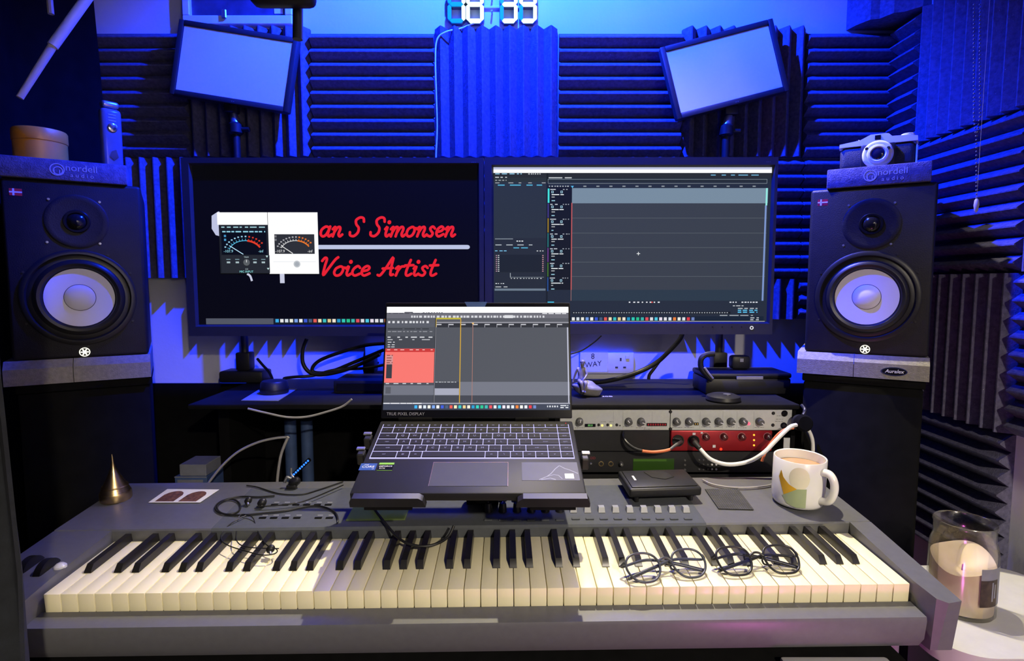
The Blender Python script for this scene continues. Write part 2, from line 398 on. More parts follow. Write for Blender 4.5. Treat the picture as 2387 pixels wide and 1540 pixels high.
def pad_top(loc, rz, label, x0, x1):
    t = thing('isolation_pad', label, 'foam pad', loc, (0, 0, rz), 'printed pads on top of the loudspeakers')
    MB().rbox(x0, x1, -.004, .20, 0, .0375, .002).build('pad_body', m_foam, t)
    c = (x0+x1)/2
    g = MB()
    for r, (dx, dz) in ((.0112, (0, 0)), (.0076, (.0012, -.002))):
        g.lathe([(r, 0), (r, .0004), (r-.0016, .0004), (r-.0016, 0)], 32, None, T(c-.012+dx, -.0042, .019+dz) @ RX(90), False, False)
    for dx in (-.0045, .0035): g.box(c-.012+dx-.0007, c-.012+dx+.0007, -.0046, -.0042, .009, .018)
    g.build('printed_emblem', m_text, t)
    lettering('nordell', .0172, m_text, t, T(c+.0245, -.0044, .0235) @ FACE, extrude=.0001)
    lettering('audio', .0105, m_text, t, T(c+.025, -.0044, .0105) @ FACE, extrude=.0001, space=1.6)
    return t
RSP = ((.61+.80)/2, (1.197+1.083)/2, R(-31)); LSP = (-.823, 1.092, R(31))
stand(RSP[0]+.028, RSP[1]+.050, RSP[2], 'black cabinet added to keep the space beneath the right loudspeaker dark'); stand(LSP[0]-.028, LSP[1]+.050, LSP[2], 'black cabinet added to keep the space beneath the left loudspeaker dark')
p = pad_under((RSP[0], RSP[1], PZ+.0003), RSP[2], 'grey foam pad with oval badge under the right loudspeaker'); badge(p, .052, .016)
pad_under((LSP[0], LSP[1], PZ+.0003), LSP[2], 'dark foam pad under the left loudspeaker')
SPZ = PZ+.0452
speaker((RSP[0], RSP[1], SPZ), RSP[2], 'black loudspeaker with white cone under the folding camera', 0)
speaker((LSP[0], LSP[1], SPZ), LSP[2], 'black loudspeaker with white cone under the golden tin', 0)
PTZ = SPZ+SH+.0004
pad_top((RSP[0], RSP[1], PTZ), RSP[2], 'printed foam pad on top of the right loudspeaker', -.078, .094)
pad_top((LSP[0], LSP[1], PTZ), LSP[2], 'printed foam pad on top of the left loudspeaker', -.105, .085)

# ------------------------------------------------------------------ things on the loudspeakers
# folding camera
def local(sp, x, y, z):
    c, s = math.cos(sp[2]), math.sin(sp[2]); return (sp[0]+c*x-s*y, sp[1]+s*x+c*y, z)
CZ = PTZ+.0379
t = thing('folding_camera', 'old folding camera with silver top plate on the right loudspeaker', 'camera', local(RSP, .006, .045, CZ), (0, 0, RSP[2]))
m_leather = mat('leatherette', (.028, .028, .032), .6, noise=.3, nscale=300, bump=.5, bscale=700)
MB().rbox(-.064, .064, -.014, .014, .0004, .0475, .010, 3).build('body', m_leather, t)
m_cams = mat('camera_silver', (.80, .81, .82), .35, .1, noise=.03)
MB().prism([(-.066, .047), (.066, .047), (.0655, .056), (.050, .059), (.024, .060), (.018, .066), (.012, .067), (-.012, .067), (-.022, .062), (-.030, .058), (-.0655, .0535)], -.0145, .0145, None, RX(90)).build('top_plate', m_cams, t)
MB().lathe([(.011, 0), (.011, .004), (.009, .005), (.001, .005)], 24, None, T(.050, 0, .059)).build('winding_knob', m_cams, t)
MB().lathe([(.003, 0), (.003, .004), (.001, .005)], 12, None, T(-.034, 0, .0575)).build('shutter_button', m_chrome, t)
MB().rbox(-.005, .005, -.0155, -.0140, .056, .0645, .0004, 1).build('viewfinder', m_blacks, t)
MB().rbox(.064, .0672, -.011, .011, .002, .047, .001, 1).build('side_strip', m_cams, t)
MB().rbox(-.028, .030, -.026, -.0142, .001, .046, .003, 2).build('lens_board', m_black, t)
MB().lathe([(.0265, .0), (.0265, .004), (.024, .008), (.021, .009), (.0185, .0085), (.0175, .012), (.0138, .013), (.0118, .011)], 40, None, T(.001, -.0262, .0245) @ RX(90), True, False).build('shutter_ring', m_cams, t)
MB().lathe([(.0117, .0), (.0117, .0105), (.009, .0125), (.0005, .0135)], 28, None, T(.001, -.0262, .0245) @ RX(90)).build('lens', mat('lens_glass', (.01, .01, .03), .05, noise=0, coat=1), t)
MB().cyl((.018, -.034, .033), (.018, -.038, .033), .0035, None, 12).build('lever', m_chrome, t)
MB().cyl((-.018, -.030, .036), (-.018, -.036, .036), .003, None, 12).build('lever', m_chrome, t)
# gold tin and slim bottle
t = thing('golden_tin', 'round golden tin on the left loudspeaker', 'tin', local(LSP, -.052, .055, CZ), (0, 0, LSP[2]))
MB().lathe([(.040, 0), (.0415, .002), (.0415, .036), (.040, .0365)], 48).build('tin_body', m_gold, t)
MB().lathe([(.0424, .0366), (.0428, .038), (.0428, .056), (.041, .059), (.001, .0595)], 48).build('lid', m_gold, t)
t = thing('slim_spray_bottle', 'slim dark upright bottle standing beside the golden tin', 'bottle', local(LSP, .055, .13, CZ), (0, 0, LSP[2]+R(20)))
MB().rbox(-.019, .019, -.013, .013, 0, .135, .009, 3).build('bottle_body', mat('bottle_blue', (.10, .11, .16), .25, noise=.1), t)
MB().rbox(-.016, .016, -.011, .011, .1352, .150, .006, 3).build('cap', m_steel, t)
MB().lathe([(.009, 0), (.009, .002), (.007, .003), (.0005, .003)], 24, None, T(0, -.0131, .095) @ RX(90)).build('round_button', m_chrome, t)
for z in (.108, .114, .120): MB().box(-.007, .007, -.0138, -.0132, z, z+.0015).build('mark', m_text, t)
MB().prism([(-.008, .035), (0, .028), (.008, .035), (.004, .050), (-.004, .046)], .0132, .0145, None, RX(90)).build('label_emblem', m_chrome, t)

# ------------------------------------------------------------------ flat screen pictures
class Pic:
    """rectangles of screen light; photo pixel frame -> a flat picture of its own size"""
    def __init__(s, u0, v0, u1, v1, w, h): s.a = (u0, v0, u1, v1, w, h); s.mb = MB()
    def p(s, u, v):
        u0, v0, u1, v1, w, h = s.a; return ((u-u0)/(u1-u0)*w-w/2, (v1-v)/(v1-v0)*h)
    def r(s, u0, v0, u1, v1, c, lay=1, k=1.0):
        x0, z1 = s.p(u0, v0); x1, z0 = s.p(u1, v1); y = -.00012*lay
        s.mb.add([(x0, y, z0), (x1, y, z0), (x1, y, z1), (x0, y, z1)], [(0, 1, 2, 3)], glow(*c, k)); return s
    def poly(s, pts, c, lay=1, k=1.0):
        y = -.00012*lay; P = [s.p(*q) for q in pts]
        s.mb.add([(a, y, b) for a, b in P], [list(range(len(P)))], glow(*c, k)); return s
    def line(s, pts, w, c, lay=2, k=1.0, sub=1, cap=False):
        P = [Vector((a, b)) for a, b in (s.p(*q) for q in pts)]
        if sub > 1: P = [Vector((q.x, q.z)) for q in smooth([(a.x, 0, a.y) for a in P], sub)]
        sc = s.a[4]/(s.a[2]-s.a[0]); h = w*sc/2; y = -.00012*lay; n = len(P); vs = []
        for i in range(n):
            d = (P[min(i+1, n-1)]-P[max(i-1, 0)]).normalized(); nn = Vector((-d.y, d.x))*h
            vs += [(P[i].x+nn.x, y, P[i].y+nn.y), (P[i].x-nn.x, y, P[i].y-nn.y)]
        s.mb.add(vs, [(2*i, 2*i+1, 2*i+3, 2*i+2) for i in range(n-1)], glow(*c, k))
        if cap:
            for q in (P[0], P[-1]): s.disc(q.x, q.y, h, y, glow(*c, k))
        return s
    def disc(s, x, z, r, y, m, n=14):
        s.mb.add([(x+r*math.cos(2*math.pi*i/n), y, z+r*math.sin(2*math.pi*i/n)) for i in range(n)], [list(range(n))], m)
    def dashes(s, u0, u1, v, h, c, lay=2, seed=1, on=(4, 14), off=(2, 6), k=1.0):
        q = random.Random(seed); u = u0
        while u < u1-2:
            w = q.uniform(*on); s.r(u, v, min(u+w, u1), v+h, c, lay, k); u += w+q.uniform(*off)
        return s
ICON = [(60, 170, 230), (230, 230, 230), (210, 220, 230), (235, 235, 220), (120, 160, 230), (240, 240, 240), (60, 90, 210), (70, 90, 120), (225, 90, 80), (240, 225, 180), (60, 190, 190), (225, 200, 140), (240, 230, 210), (40, 150, 200), (50, 200, 180), (40, 190, 140), (60, 180, 170), (225, 80, 90), (220, 220, 225), (80, 200, 225), (230, 220, 235), (225, 225, 230), (215, 225, 235), (230, 130, 60), (235, 235, 225), (220, 225, 230), (220, 60, 70), (110, 130, 190), (190, 225, 225)]
SCRIPT = {
 'a': (.60, [[(.42, .46), (.25, .52), (.06, .36), (.05, .12), (.18, 0), (.34, .1), (.45, .4)], [(.47, .52), (.42, .15), (.5, 0), (.62, .1)]]),
 'n': (.58, [[(.03, .38), (.13, .5), (.16, .4), (.10, 0)], [(.13, .2), (.25, .45), (.37, .5), (.42, .38), (.38, .12), (.46, 0), (.58, .1)]]),
 'm': (.86, [[(.03, .38), (.13, .5), (.16, .4), (.10, 0)], [(.13, .2), (.24, .45), (.35, .5), (.39, .38), (.35, 0)], [(.38, .2), (.5, .45), (.62, .5), (.68, .38), (.64, .12), (.72, 0), (.84, .1)]]),
 'S': (.72, [[(.64, .78), (.58, .96), (.40, 1.0), (.22, .86), (.27, .64), (.43, .45), (.43, .2), (.26, .02), (.06, .06), (.02, .22)]]),
 'i': (.30, [[(.03, .38), (.13, .5), (.10, .15), (.17, 0), (.30, .1)], [(.17, .74), (.175, .76)]]),
 'o': (.52, [[(.25, .5), (.08, .38), (.04, .15), (.16, 0), (.34, .06), (.42, .3), (.35, .47), (.25, .5)], [(.38, .44), (.53, .42)]]),
 's': (.44, [[(.36, .42), (.24, .52), (.12, .42), (.2, .28), (.3, .16), (.22, 0), (.03, .06)]]),
 'e': (.46, [[(.08, .24), (.3, .3), (.36, .44), (.24, .52), (.08, .38), (.06, .14), (.2, 0), (.43, .12)]]),
 'V': (.66, [[(.02, .8), (.12, .97), (.22, .9), (.2, .5), (.22, .02), (.4, .4), (.6, .85), (.72, 1.0)]]),
 'c': (.43, [[(.36, .42), (.24, .52), (.08, .36), (.06, .14), (.2, 0), (.41, .1)]]),
 'A': (.74, [[(0, .03), (.12, .02), (.3, .4), (.52, 1.0), (.54, .5), (.58, .05), (.70, .06)], [(.16, .38), (.62, .42)]]),
 'r': (.42, [[(.03, .38), (.13, .5), (.16, .4), (.10, 0)], [(.13, .22), (.25, .47), (.40, .5)]]),
 't': (.40, [[(.2, .85), (.12, .3), (.14, .05), (.24, 0), (.38, .1)], [(.0, .55), (.38, .57)]]), ' ': (.36, [])}
def script(pic, s, u0, u1, vbase, cap, c, wpx, lay=3):
    tot = sum(SCRIPT[ch][0] for ch in s)+.15; k = (u1-u0)/tot; x = 0
    for ch in s:
        w, st = SCRIPT[ch]
        for q in st:
            pts = [(u0+(x+a+.22*(b))*k, vbase-b*cap) for a, b in q]
            pic.line(pts, wpx*(1.45 if len(q) == 2 and ch == 'i' else 1), c, lay, sub=5 if len(q) > 2 else 1, cap=True)
        x += w

# ------------------------------------------------------------------ monitors
MY = 1.30
def monitor(u0, u1, v0, v1, sc, label, power_u, name='computer_monitor'):
    """outer and screen rectangles are in photo pixels at depth MY; the thing is flat on to the viewer"""
    a = at(u0, v0, MY); b = at(u1, v0, MY); zt = a.z; zb = at((u0+u1)/2, v1, MY).z
    cx = (a.x+b.x)/2; w = b.x-a.x; h = zt-zb
    t = thing(name, label, 'monitor', (cx, MY, zb), (0, 0, 0), 'the two monitors')
    s0 = at(sc[0], sc[1], MY); s1 = at(sc[2], sc[3], MY)
    L, Rr, B, Tt = s0.x-cx, s1.x-cx, s1.z-zb, s0.z-zb
    # frame of four bars with mitred inner chamfer
    o = [(-w/2, 0), (w/2, 0), (w/2, h), (-w/2, h)]; i1 = [(L-.004, B-.004), (Rr+.004, B-.004), (Rr+.004, Tt+.004), (L-.004, Tt+.004)]; i2 = [(L, B), (Rr, B), (Rr, Tt), (L, Tt)]
    vs = [(x, .030, z) for x, z in o]+[(x, 0, z) for x, z in o]+[(x, 0, z) for x, z in i1]+[(x, .007, z) for x, z in i2]+[(x, .030, z) for x, z in i2]
    fs = []
    for k in range(4):
        n = (k+1) % 4
        for q in (0, 4, 8, 12): fs.append((q+k, q+n, q+4+n, q+4+k))
        fs.append((16+k, 16+n, n, k))
    MB().add(vs, fs).build('bezel', m_bezel, t, 20)
    MB().rbox(-w/2+.02, w/2-.02, .0305, .052, .03, h-.10, .008, 2).build('back_cover', m_black, t)
    MB().box(L+.0003, Rr-.0003, .0085, .029, B+.0003, Tt-.0003).build('panel', m_blacks, t)
    pic = Pic(sc[0], sc[1], sc[2], sc[3], Rr-L, Tt-B)
    M = T((L+Rr)/2, .0080, B)
    for k in range(5):
        MB().lathe([(.0016, 0), (.0012, .0006)], 10, None, T(w/2-.05-.022*k-.02, -.0001, .017) @ RX(90)).build('button', m_blacks, t)
    if power_u:
        MB().lathe([(.0042, 0), (.0042, .0006), (.0024, .0006), (.0024, 0)], 20, None, T(w/2-.047, -.0001, .015) @ RX(90), False, False).build('power_light', glow(235, 235, 245, 1.0), t)
    lettering('- - -', .006, m_text, t, T(w/2-.022, -.0003, h-.010) @ FACE, extrude=.00005, name='maker_mark')
    return t, pic, M
t, P, M = monitor(421, 1127, 367, 783, (443, 384, 1114, 757), 'left black monitor showing red script lettering on a dark screen', 0)
P.r(443, 384, 1114, 757, (7, 7, 10), 0)
P.poly([(500, 490), (484, 500), (483, 530), (492, 545), (503, 548), (503, 490)], (190, 195, 225))
# white window strips and the two meters
P.r(497, 492, 616, 521, (255, 255, 255), 3).r(617, 492, 735, 636, (255, 255, 255), 3)
P.r(500, 521, 616, 635, (30, 33, 38), 3).r(505, 533, 612, 591, (10, 13, 20), 4).r(503, 592, 618, 634, (38, 41, 46), 4)
P.r(631, 543, 726, 589, (46, 48, 52), 4)
P.dashes(506, 612, 525, 3, (150, 190, 200), 5, 3, (5, 16), (3, 8)).dashes(508, 610, 535.5, 3, (150, 215, 235), 6, 4, (6, 14), (2, 5))
def meter(P, cx, cy, rx, ry, c1, c2, cn, needle, num, s):
    arc = lambda a0, a1, r: [(cx-rx*r*math.cos(R(a)), cy-ry*r*math.sin(R(a))) for a in [a0+(a1-a0)*k/12 for k in range(13)]]
    P.line(arc(20, 98, 1), 1.6, c1, 6).line(arc(98, 152, 1), 4.2 if s else 3, c2, 6)
    for k in range(13):
        a = 22+k*10; q = (cx-rx*math.cos(R(a)), cy-ry*math.sin(R(a))); q2 = (cx-rx*1.13*math.cos(R(a)), cy-ry*1.16*math.sin(R(a)))
        P.line([q, q2], 1.2, c1 if a < 98 else c2, 6)
        q3 = (cx-rx*1.27*math.cos(R(a)), cy-ry*1.33*math.sin(R(a))); P.r(q3[0]-2, q3[1]-1.6, q3[0]+2, q3[1]+1.6, cn if a < 98 else c2, 6)
    P.line(needle, 1.8, (190, 230, 255) if s else (225, 225, 225), 7)
meter(P, 561, 588, 40, 30, (90, 190, 230), (225, 60, 35), (150, 200, 225), [(524, 570), (556, 590)], 1, 1)
meter(P, 681, 584, 36, 26, (215, 215, 215), (235, 120, 40), (170, 170, 175), [(647, 570), (674, 588)], 1, 0)
for q in ((514, 547), (514, 556), (634, 548), (634, 556)): P.r(q[0]-2.5, q[1]-2.5, q[0]+2.5, q[1]+2.5, (70, 150, 200) if q[0] < 600 else (120, 120, 125), 6)
# knob rows under the meters
for u in (520, 541, 583, 603): P.r(u-5, 601, u+5, 603, (120, 150, 160), 6).r(u-4, 607, u+4, 611, (170, 190, 195), 6)
P.disc(*P.p(563, 609), .0075, -.0008, glow(90, 95, 98)); P.line([(563, 609), (563, 603)], 1.4, (235, 235, 235), 8)
P.disc(*P.p(683, 613), .0078, -.0008, glow(190, 195, 200)); P.disc(*P.p(683, 613), .0050, -.0009, glow(165, 172, 180))
for q in ((612, 595), (614, 624)): P.poly([(q[0]-3, q[1]-2), (q[0]+3, q[1]-2), (q[0], q[1]+3)], (190, 220, 220), 6)
P.r(627, 607, 728, 608, (225, 230, 235), 5)
def ptext(P, M, t, s, u, v, size, c, **k):
    x, z = P.p(u, v)
    lettering(s, size, glow(*c), t, M @ T(x, -.0012, z) @ FACE, extrude=.00002, name='screen_lettering', **k)
ptext(P, M, t, '-107.9', 521, 583, .0085, (150, 215, 235)); ptext(P, M, t, '-inf', 598, 583, .0085, (150, 215, 235))
ptext(P, M, t, '-107.9', 644, 583, .0085, (225, 225, 225)); ptext(P, M, t, '-inf', 715, 583, .0085, (225, 225, 225))
ptext(P, M, t, 'MIC INPUT', 562, 631, .0065, (140, 225, 225)); ptext(P, M, t, 'TRIM', 563, 597, .0050, (170, 190, 195)); ptext(P, M, t, '0.0', 563, 625, .0050, (170, 190, 195))
P.line([(563, 636), (570, 641), (574, 653)], 5, (200, 203, 225), 2, sub=4).r(641, 636, 652, 658, (200, 203, 225), 2)
P.r(735, 568, 1090, 578, (188, 196, 226), 2)
P.line([(1089, 573), (1090.5, 573)], 9.5, (188, 196, 226), 2, cap=True)
RED = (232, 34, 48)
script(P, 'an S Simonsen', 738, 1066, 548, 44, RED, 6.2)
script(P, 'Voice Artist', 733, 1022, 640, 43, RED, 6.2)
P.r(460, 742, 897, 756, (82, 86, 98), 1)
P.r(622, 742, 897, 756, (22, 28, 40), 2)
for k in range(24): P.r(627+k*11.4, 743.5, 635+k*11.4, 751.5, ICON[k], 3)
P.mb.M = Matrix.Identity(4)
sm = P.mb.mesh('screen_picture', None, 0); sm.transform(M); link('screen_picture', sm, t)

t, P, M = monitor(1129, 1815, 366, 779, (1150, 388, 1790, 750), 'right black monitor showing a grey audio editor timeline', 1)
P.r(1150, 388, 1790, 750, (38, 46, 60), 0)
P.r(1150, 388, 1790, 393, (190, 195, 225), 1).r(1150, 393, 1790, 401, (255, 255, 255), 1)
P.r(1151, 401, 1790, 412, (42, 46, 56), 1).r(1151, 412, 1272, 552, (44, 52, 62), 1).r(1151, 552, 1272, 676, (40, 46, 56), 1).r(1163, 591, 1262, 632, (32, 38, 46), 2)
P.r(1152, 671, 1271, 676, (110, 125, 140), 2)
P.r(1272, 401, 1276, 745, (28, 34, 42), 2).r(1276, 433, 1331, 674, (24, 28, 34), 1)
P.r(1275, 415, 1780, 416.2, (120, 130, 140), 2).r(1275, 424.5, 1780, 425.7, (120, 130, 140), 2).r(1275, 415, 1276.2, 425, (120, 130, 140), 2).r(1779, 415, 1780.2, 425, (120, 130, 140), 2)
P.r(1331, 436, 1783, 471, (120, 140, 158), 1).r(1331, 471, 1783, 674, (58, 64, 74), 1).r(1331, 674, 1783, 700, (44, 58, 72), 1)
for v in (505, 540, 574, 608, 642): P.r(1331, v, 1783, v+.8, (98, 106, 114), 2)
P.r(1778, 436, 1782, 476, (150, 235, 225), 3).r(1777, 476, 1781, 700, (125, 150, 205), 3)
P.r(1329.6, 470, 1332, 674, (190, 90, 90), 3).r(1330, 674, 1331.4, 700, (150, 110, 110), 3)
P.poly([(1328, 431), (1335, 431), (1332, 436)], (90, 190, 240), 3)
for k in range(14): P.r(1357+k*30, 430.5, 1364+k*30, 433, (150, 158, 166), 2)
for j, c in enumerate(((70, 225, 220), (70, 60, 140), (160, 130, 20), (40, 120, 120), (110, 60, 140), (70, 120, 40), (40, 80, 150))):
    v = 437+j*34.5; P.r(1275, v, 1279 if j == 0 else 1277.5, v+33, c, 3)
    P.dashes(1281, 1298, v+1, 2.2, (190, 195, 205), 3, j).dashes(1310, 1326, v+1, 2.2, (160, 165, 175), 3, j+20, (2, 4), (2, 4))
    for u in (1286, 1307): P.r(u-2.6, v+5.2, u+2.6, v+10.6, (165, 210, 230), 3).r(u-1.4, v+6.5, u+1.4, v+9.3, (24, 28, 34), 4)
    P.dashes(1284, 1312, v+13, 2.2, (220, 225, 230), 3, j+40, (12, 24), (1, 3)).dashes(1284, 1292, v+18.5, 2.2, (170, 175, 180), 3, j+60).dashes(1284, 1292, v+27, 2.2, (150, 200, 220), 3, j+70)
P.dashes(1154, 1215, 402, 2.2, (150, 205, 235), 2, 5).dashes(1230, 1260, 402, 2.6, (190, 195, 200), 2, 6, (2, 4), (1, 3)).dashes(1650, 1770, 405, 2, (120, 190, 230), 2, 8, (8, 22), (6, 14))
P.dashes(1154, 1185, 410, 2.2, (200, 205, 210), 2, 9).dashes(1277, 1330, 411, 2.4, (200, 205, 210), 2, 10, (20, 40), (4, 8)).dashes(1154, 1180, 417, 2, (170, 175, 180), 2, 11, (3, 6), (2, 4))
P.dashes(1154, 1270, 423, 1.8, (170, 175, 180), 2, 12, (6, 14), (10, 26)).dashes(1160, 1262, 428, 2.2, (90, 190, 230), 2, 13, (10, 32), (8, 14))
P.dashes(1278, 1328, 430.5, 2.4, (190, 195, 200), 2, 14, (2, 4), (2, 4))
P.r(1153, 553, 1195, 555, (130, 140, 150), 2).dashes(1203, 1222, 558, 2.4, (220, 225, 230), 2, 15, (2, 4), (2, 3)).dashes(1154, 1240, 567, 2.2, (170, 178, 186), 2, 16, (10, 22), (8, 14)).dashes(1196, 1232, 574, 2, (90, 190, 230), 2, 17, (10, 16), (3, 5)).dashes(1153, 1180, 581, 2, (120, 190, 230), 2, 18).dashes(1250, 1270, 581, 2.4, (190, 195, 200), 2, 19, (2, 4), (2, 4))
for k in range(9):
    P.r(1155, 592+k*4.6, 1158, 594+k*4.6, (190, 150, 170), 3).r(1160, 592+k*4.6, 1163, 594+k*4.6, (210, 215, 220), 3).r(1263, 592+k*4.6, 1266, 594+k*4.6, (210, 150, 160), 3)
P.r(1188, 634, 1189.4, 645, (170, 178, 186), 3).r(1188, 643.5, 1267, 644.5, (130, 140, 150), 3).dashes(1190, 1266, 646, 2, (190, 195, 200), 3, 21, (2, 4), (3, 5)).dashes(1154, 1176, 658, 2.2, (200, 205, 210), 3, 22, (2, 4), (2, 4)).dashes(1154, 1182, 666, 2, (190, 195, 200), 3, 23)
P.r(1276, 702, 1291, 704.5, (60, 190, 230), 3).dashes(1276, 1290, 711, 1.6, (190, 195, 200), 3, 24)
P.dashes(1466, 1540, 702, 3, (215, 218, 225), 3, 25, (3, 5), (4, 7)).r(1519, 702, 1522, 705, (225, 70, 60), 4)
P.dashes(1702, 1722, 702, 3, (200, 205, 215), 3, 26, (3, 5), (2, 4)).dashes(1730, 1772, 702, 3, (200, 205, 215), 3, 27, (3, 5), (2, 3)).dashes(1710, 1735, 711, 2, (190, 195, 200), 3, 28)
for j in range(3): P.dashes(1722, 1768, 717+j*4.5, 2.6, (90, 190, 235) if j else (170, 178, 186), 3, 30+j, (8, 14), (3, 6))
P.dashes(1680, 1758, 734, 2, (170, 178, 186), 3, 33, (10, 24), (3, 6))
P.r(1334, 726, 1705, 731, (22, 27, 34), 2)
for k in range(62): P.r(1336+k*5.9, 727.5, 1339+k*5.9, 729.5, (175, 182, 190), 3)
P.r(1150, 737, 1783, 749, (24, 36, 52), 2)
for k in range(27): P.r(1333+k*10.8, 739.5, 1340+k*10.8, 747, ICON[(k+1) % len(ICON)], 3)
P.dashes(1752, 1772, 740, 1.8, (220, 225, 230), 3, 35).dashes(1752, 1772, 744.5, 1.8, (220, 225, 230), 3, 36)
P.r(1150, 750-1.6, 1786, 750, (170, 172, 160), 3)
P.r(1482.5, 588, 1490.5, 589.4, (235, 238, 240), 4).r(1485.8, 584.5, 1487.2, 592.5, (235, 238, 240), 4)
sm = P.mb.mesh('screen_picture', None, 0); sm.transform(M); link('screen_picture', sm, t)

# monitor arm: post behind the laptop with cross bar
t = thing('monitor_stand', 'black post with cross bar holding both monitors', 'monitor stand', (-.065, 1.405, RT+.0005))
MB().rbox(-.06, .06, -.05, .05, 0, .012, .003).build('foot', m_blackm, t)
MB().cyl((0, 0, .0121), (0, 0, .36), .016, None, 20).build('post', m_blackm, t)
MB().rbox(-.36, .34, -.032, -.0165, .21, .25, .003).build('cross_bar', m_blackm, t)
for x in (-.34, .30):
    MB().rbox(x-.04, x+.04, -.0485, -.0325, .19, .27, .002).build('mount_plate', m_blackm, t)

# ------------------------------------------------------------------ panel lights on poles behind the monitors
def panel_light(c4, Y, pole_u, label, tilt):
    """c4 = photo corners (tl, tr, br, bl) of the housing; built as a turned flat box at depth Y"""
    Pt = [at(u, v, Y) for u, v in c4]; c = sum(Pt, Vector())/4
    ex = ((Pt[1]-Pt[0])+(Pt[2]-Pt[3])).normalized(); w = ((Pt[1]-Pt[0]).length+(Pt[2]-Pt[3]).length)/2; h = ((Pt[0]-Pt[3]).length+(Pt[1]-Pt[2]).length)/2
    roll = math.atan2(ex.z, ex.x)
    base = Vector((at(pole_u, 350, Y+.01).x, Y+.012, RT+.0006))
    t = thing('led_panel_light', label, 'panel light', base, (0, 0, 0), 'the two panel lights')
    Lc = c-base
    M = Matrix.Translation(Lc) @ Matrix.Rotation(-roll, 4, 'Y') @ RX(tilt[0]) @ RZ(tilt[1])
    MB().rbox(-w/2, w/2, 0, .018, -h/2, h/2, .006, 2, None, M).build('housing', m_bezel, t)
    b = .013
    fr = MB()
    for x0, x1, z0, z1 in ((-w/2+.0005, -w/2+b, -h/2+.0005, h/2-.0005), (w/2-b, w/2-.0005, -h/2+.0005, h/2-.0005), (-w/2+b, w/2-b, h/2-b, h/2-.0005), (-w/2+b, w/2-b, -h/2+.0005, -h/2+b)):
        fr.rbox(x0, x1, -.006, .0002, z0, z1, .002, 2, None, M)
    fr.build('rim', m_bezel, t)
    MB().rbox(-w/2+b+.0003, w/2-b-.0003, -.003, -.0001, -h/2+b+.0003, h/2-b-.0003, .001, 1, None, M).build('diffuser', m_diff, t)
    lettering('- -', .008, m_text, t, M @ T(0.01, -.0062, -h/2+.0065) @ FACE, extrude=.00005, name='maker_mark')
    att = M @ Vector((0, .012, -h/2)); top = Vector((0, .0, att.z-.055)); mid = Vector((att.x*.55, .0, att.z-.02))
    MB().rbox(att.x-.016, att.x+.016, att.y-.010, att.y+.010, att.z-.018, att.z+.004, .003).build('bracket', m_black, t)
    MB().cyl((att.x*.8, 0, att.z-.016), (att.x*.3, 0, att.z-.042), .008, .012, 16).build('ball_joint', m_steel, t)
    b = MB(); b.lathe([(.012, 0), (.017, .004), (.017, .024), (.012, .029)], 24, None, T(att.x*.2, 0, att.z-.068)); b.build('ball_head', m_black, t)
    MB().cyl((att.x*.2+.016, 0, att.z-.055), (att.x*.2+.034, 0, att.z-.055), .006, None, 12).build('lock_knob', m_black, t)
    MB().cyl((0, 0, .03), (att.x*.2, 0, att.z-.066), .009, None, 16).build('pole', m_black, t)
    MB().rbox(-.055, .055, -.030, .030, 0, .0295, .006, 2).build('clamp_base', m_black, t)
    MB().rbox(-.018, .018, -.016, .016, .0297, .075, .004, 2).build('clamp_collar', m_black, t)
    return t
panel_light([(402, 33), (688, 96), (683, 258), (414, 232)], 1.432, 552, 'left blue-lit panel light tilted down to the right', (-3, 0))
panel_light([(1546, 112), (1817, 36), (1822, 220), (1567, 281)], 1.432, 1690, 'right blue-lit panel light tilted up to the right', (-3, 0))

# ------------------------------------------------------------------ digital wall clock
a = at(1150, 10, WY-.012)
t = thing('wall_clock', 'digital clock with glowing cyan figures high on the wall', 'clock', (a.x, WY-.0005, at(1150, 53, WY-.02).z), (0, 0, 0))
m_on = glow(205, 255, 255, 2.0); m_off = mat('unlit_segment_glow', (.02, .16, .20), .4, emit=(.0, .30, .40), estr=.9, noise=.02); m_back = mat('clock_white', (.12, .10, .12), .4, noise=.02)  # unlit segments are given a faint cyan glow of their own
SEG = {'1': 'bc', '8': 'abcdefg', '3': 'abcdg', '9': 'abcdfg'}
DW, DH, ST = .044, .088, .0092
def seg_poly(k):
    w, h, s = DW/2, DH/2, ST/2; g = .0012
    H = lambda z: [(-w+s+g, z), (-w+2*s+g, z+s), (w-2*s-g, z+s), (w-s-g, z), (w-2*s-g, z-s), (-w+2*s+g, z-s)]
    V = lambda x, z0, z1: [(x, z0+g), (x+s, z0+s+g), (x+s, z1-s-g), (x, z1-g), (x-s, z1-s-g), (x-s, z0+s+g)]
    top, bot = DH-s, s; mid = DH/2
    return {'a': H(top), 'g': H(mid), 'd': H(bot), 'f': V(-w+s, mid, top), 'b': V(w-s, mid, top), 'e': V(-w+s, bot, mid), 'c': V(w-s, bot, mid)}[k]
for ch, u in (('1', 1064), ('8', 1107), ('3', 1186), ('9', 1231)):
    x = at(u, 20, WY-.02).x-a.x
    ring_ = MB()
    for k in 'abcdefg': ring_.prism([(q[0]*1.02+x, q[1]) for q in seg_poly(k)], .0004, .016, None, RX(90))
    ring_.build('digit_back', m_back, t)
    for k in 'abcdefg':
        MB().prism([(q[0]+x, q[1]) for q in seg_poly(k)], .0162, .0215, None, RX(90)).build('segment', m_on if k in SEG[ch] else m_off, t)
for z in (.030, .062): MB().cyl((at(1147, 20, WY).x-a.x, -.0004, z), (at(1147, 20, WY).x-a.x, -.018, z), .0022, None, 14).build('colon_dot', mat('dot_pale', (.4, .38, .5), .5, noise=0), t)
MB().rbox(-.080, .080, -.006, -.0004, .040, .048, .002, 1).build('back_bar', m_wall, t)
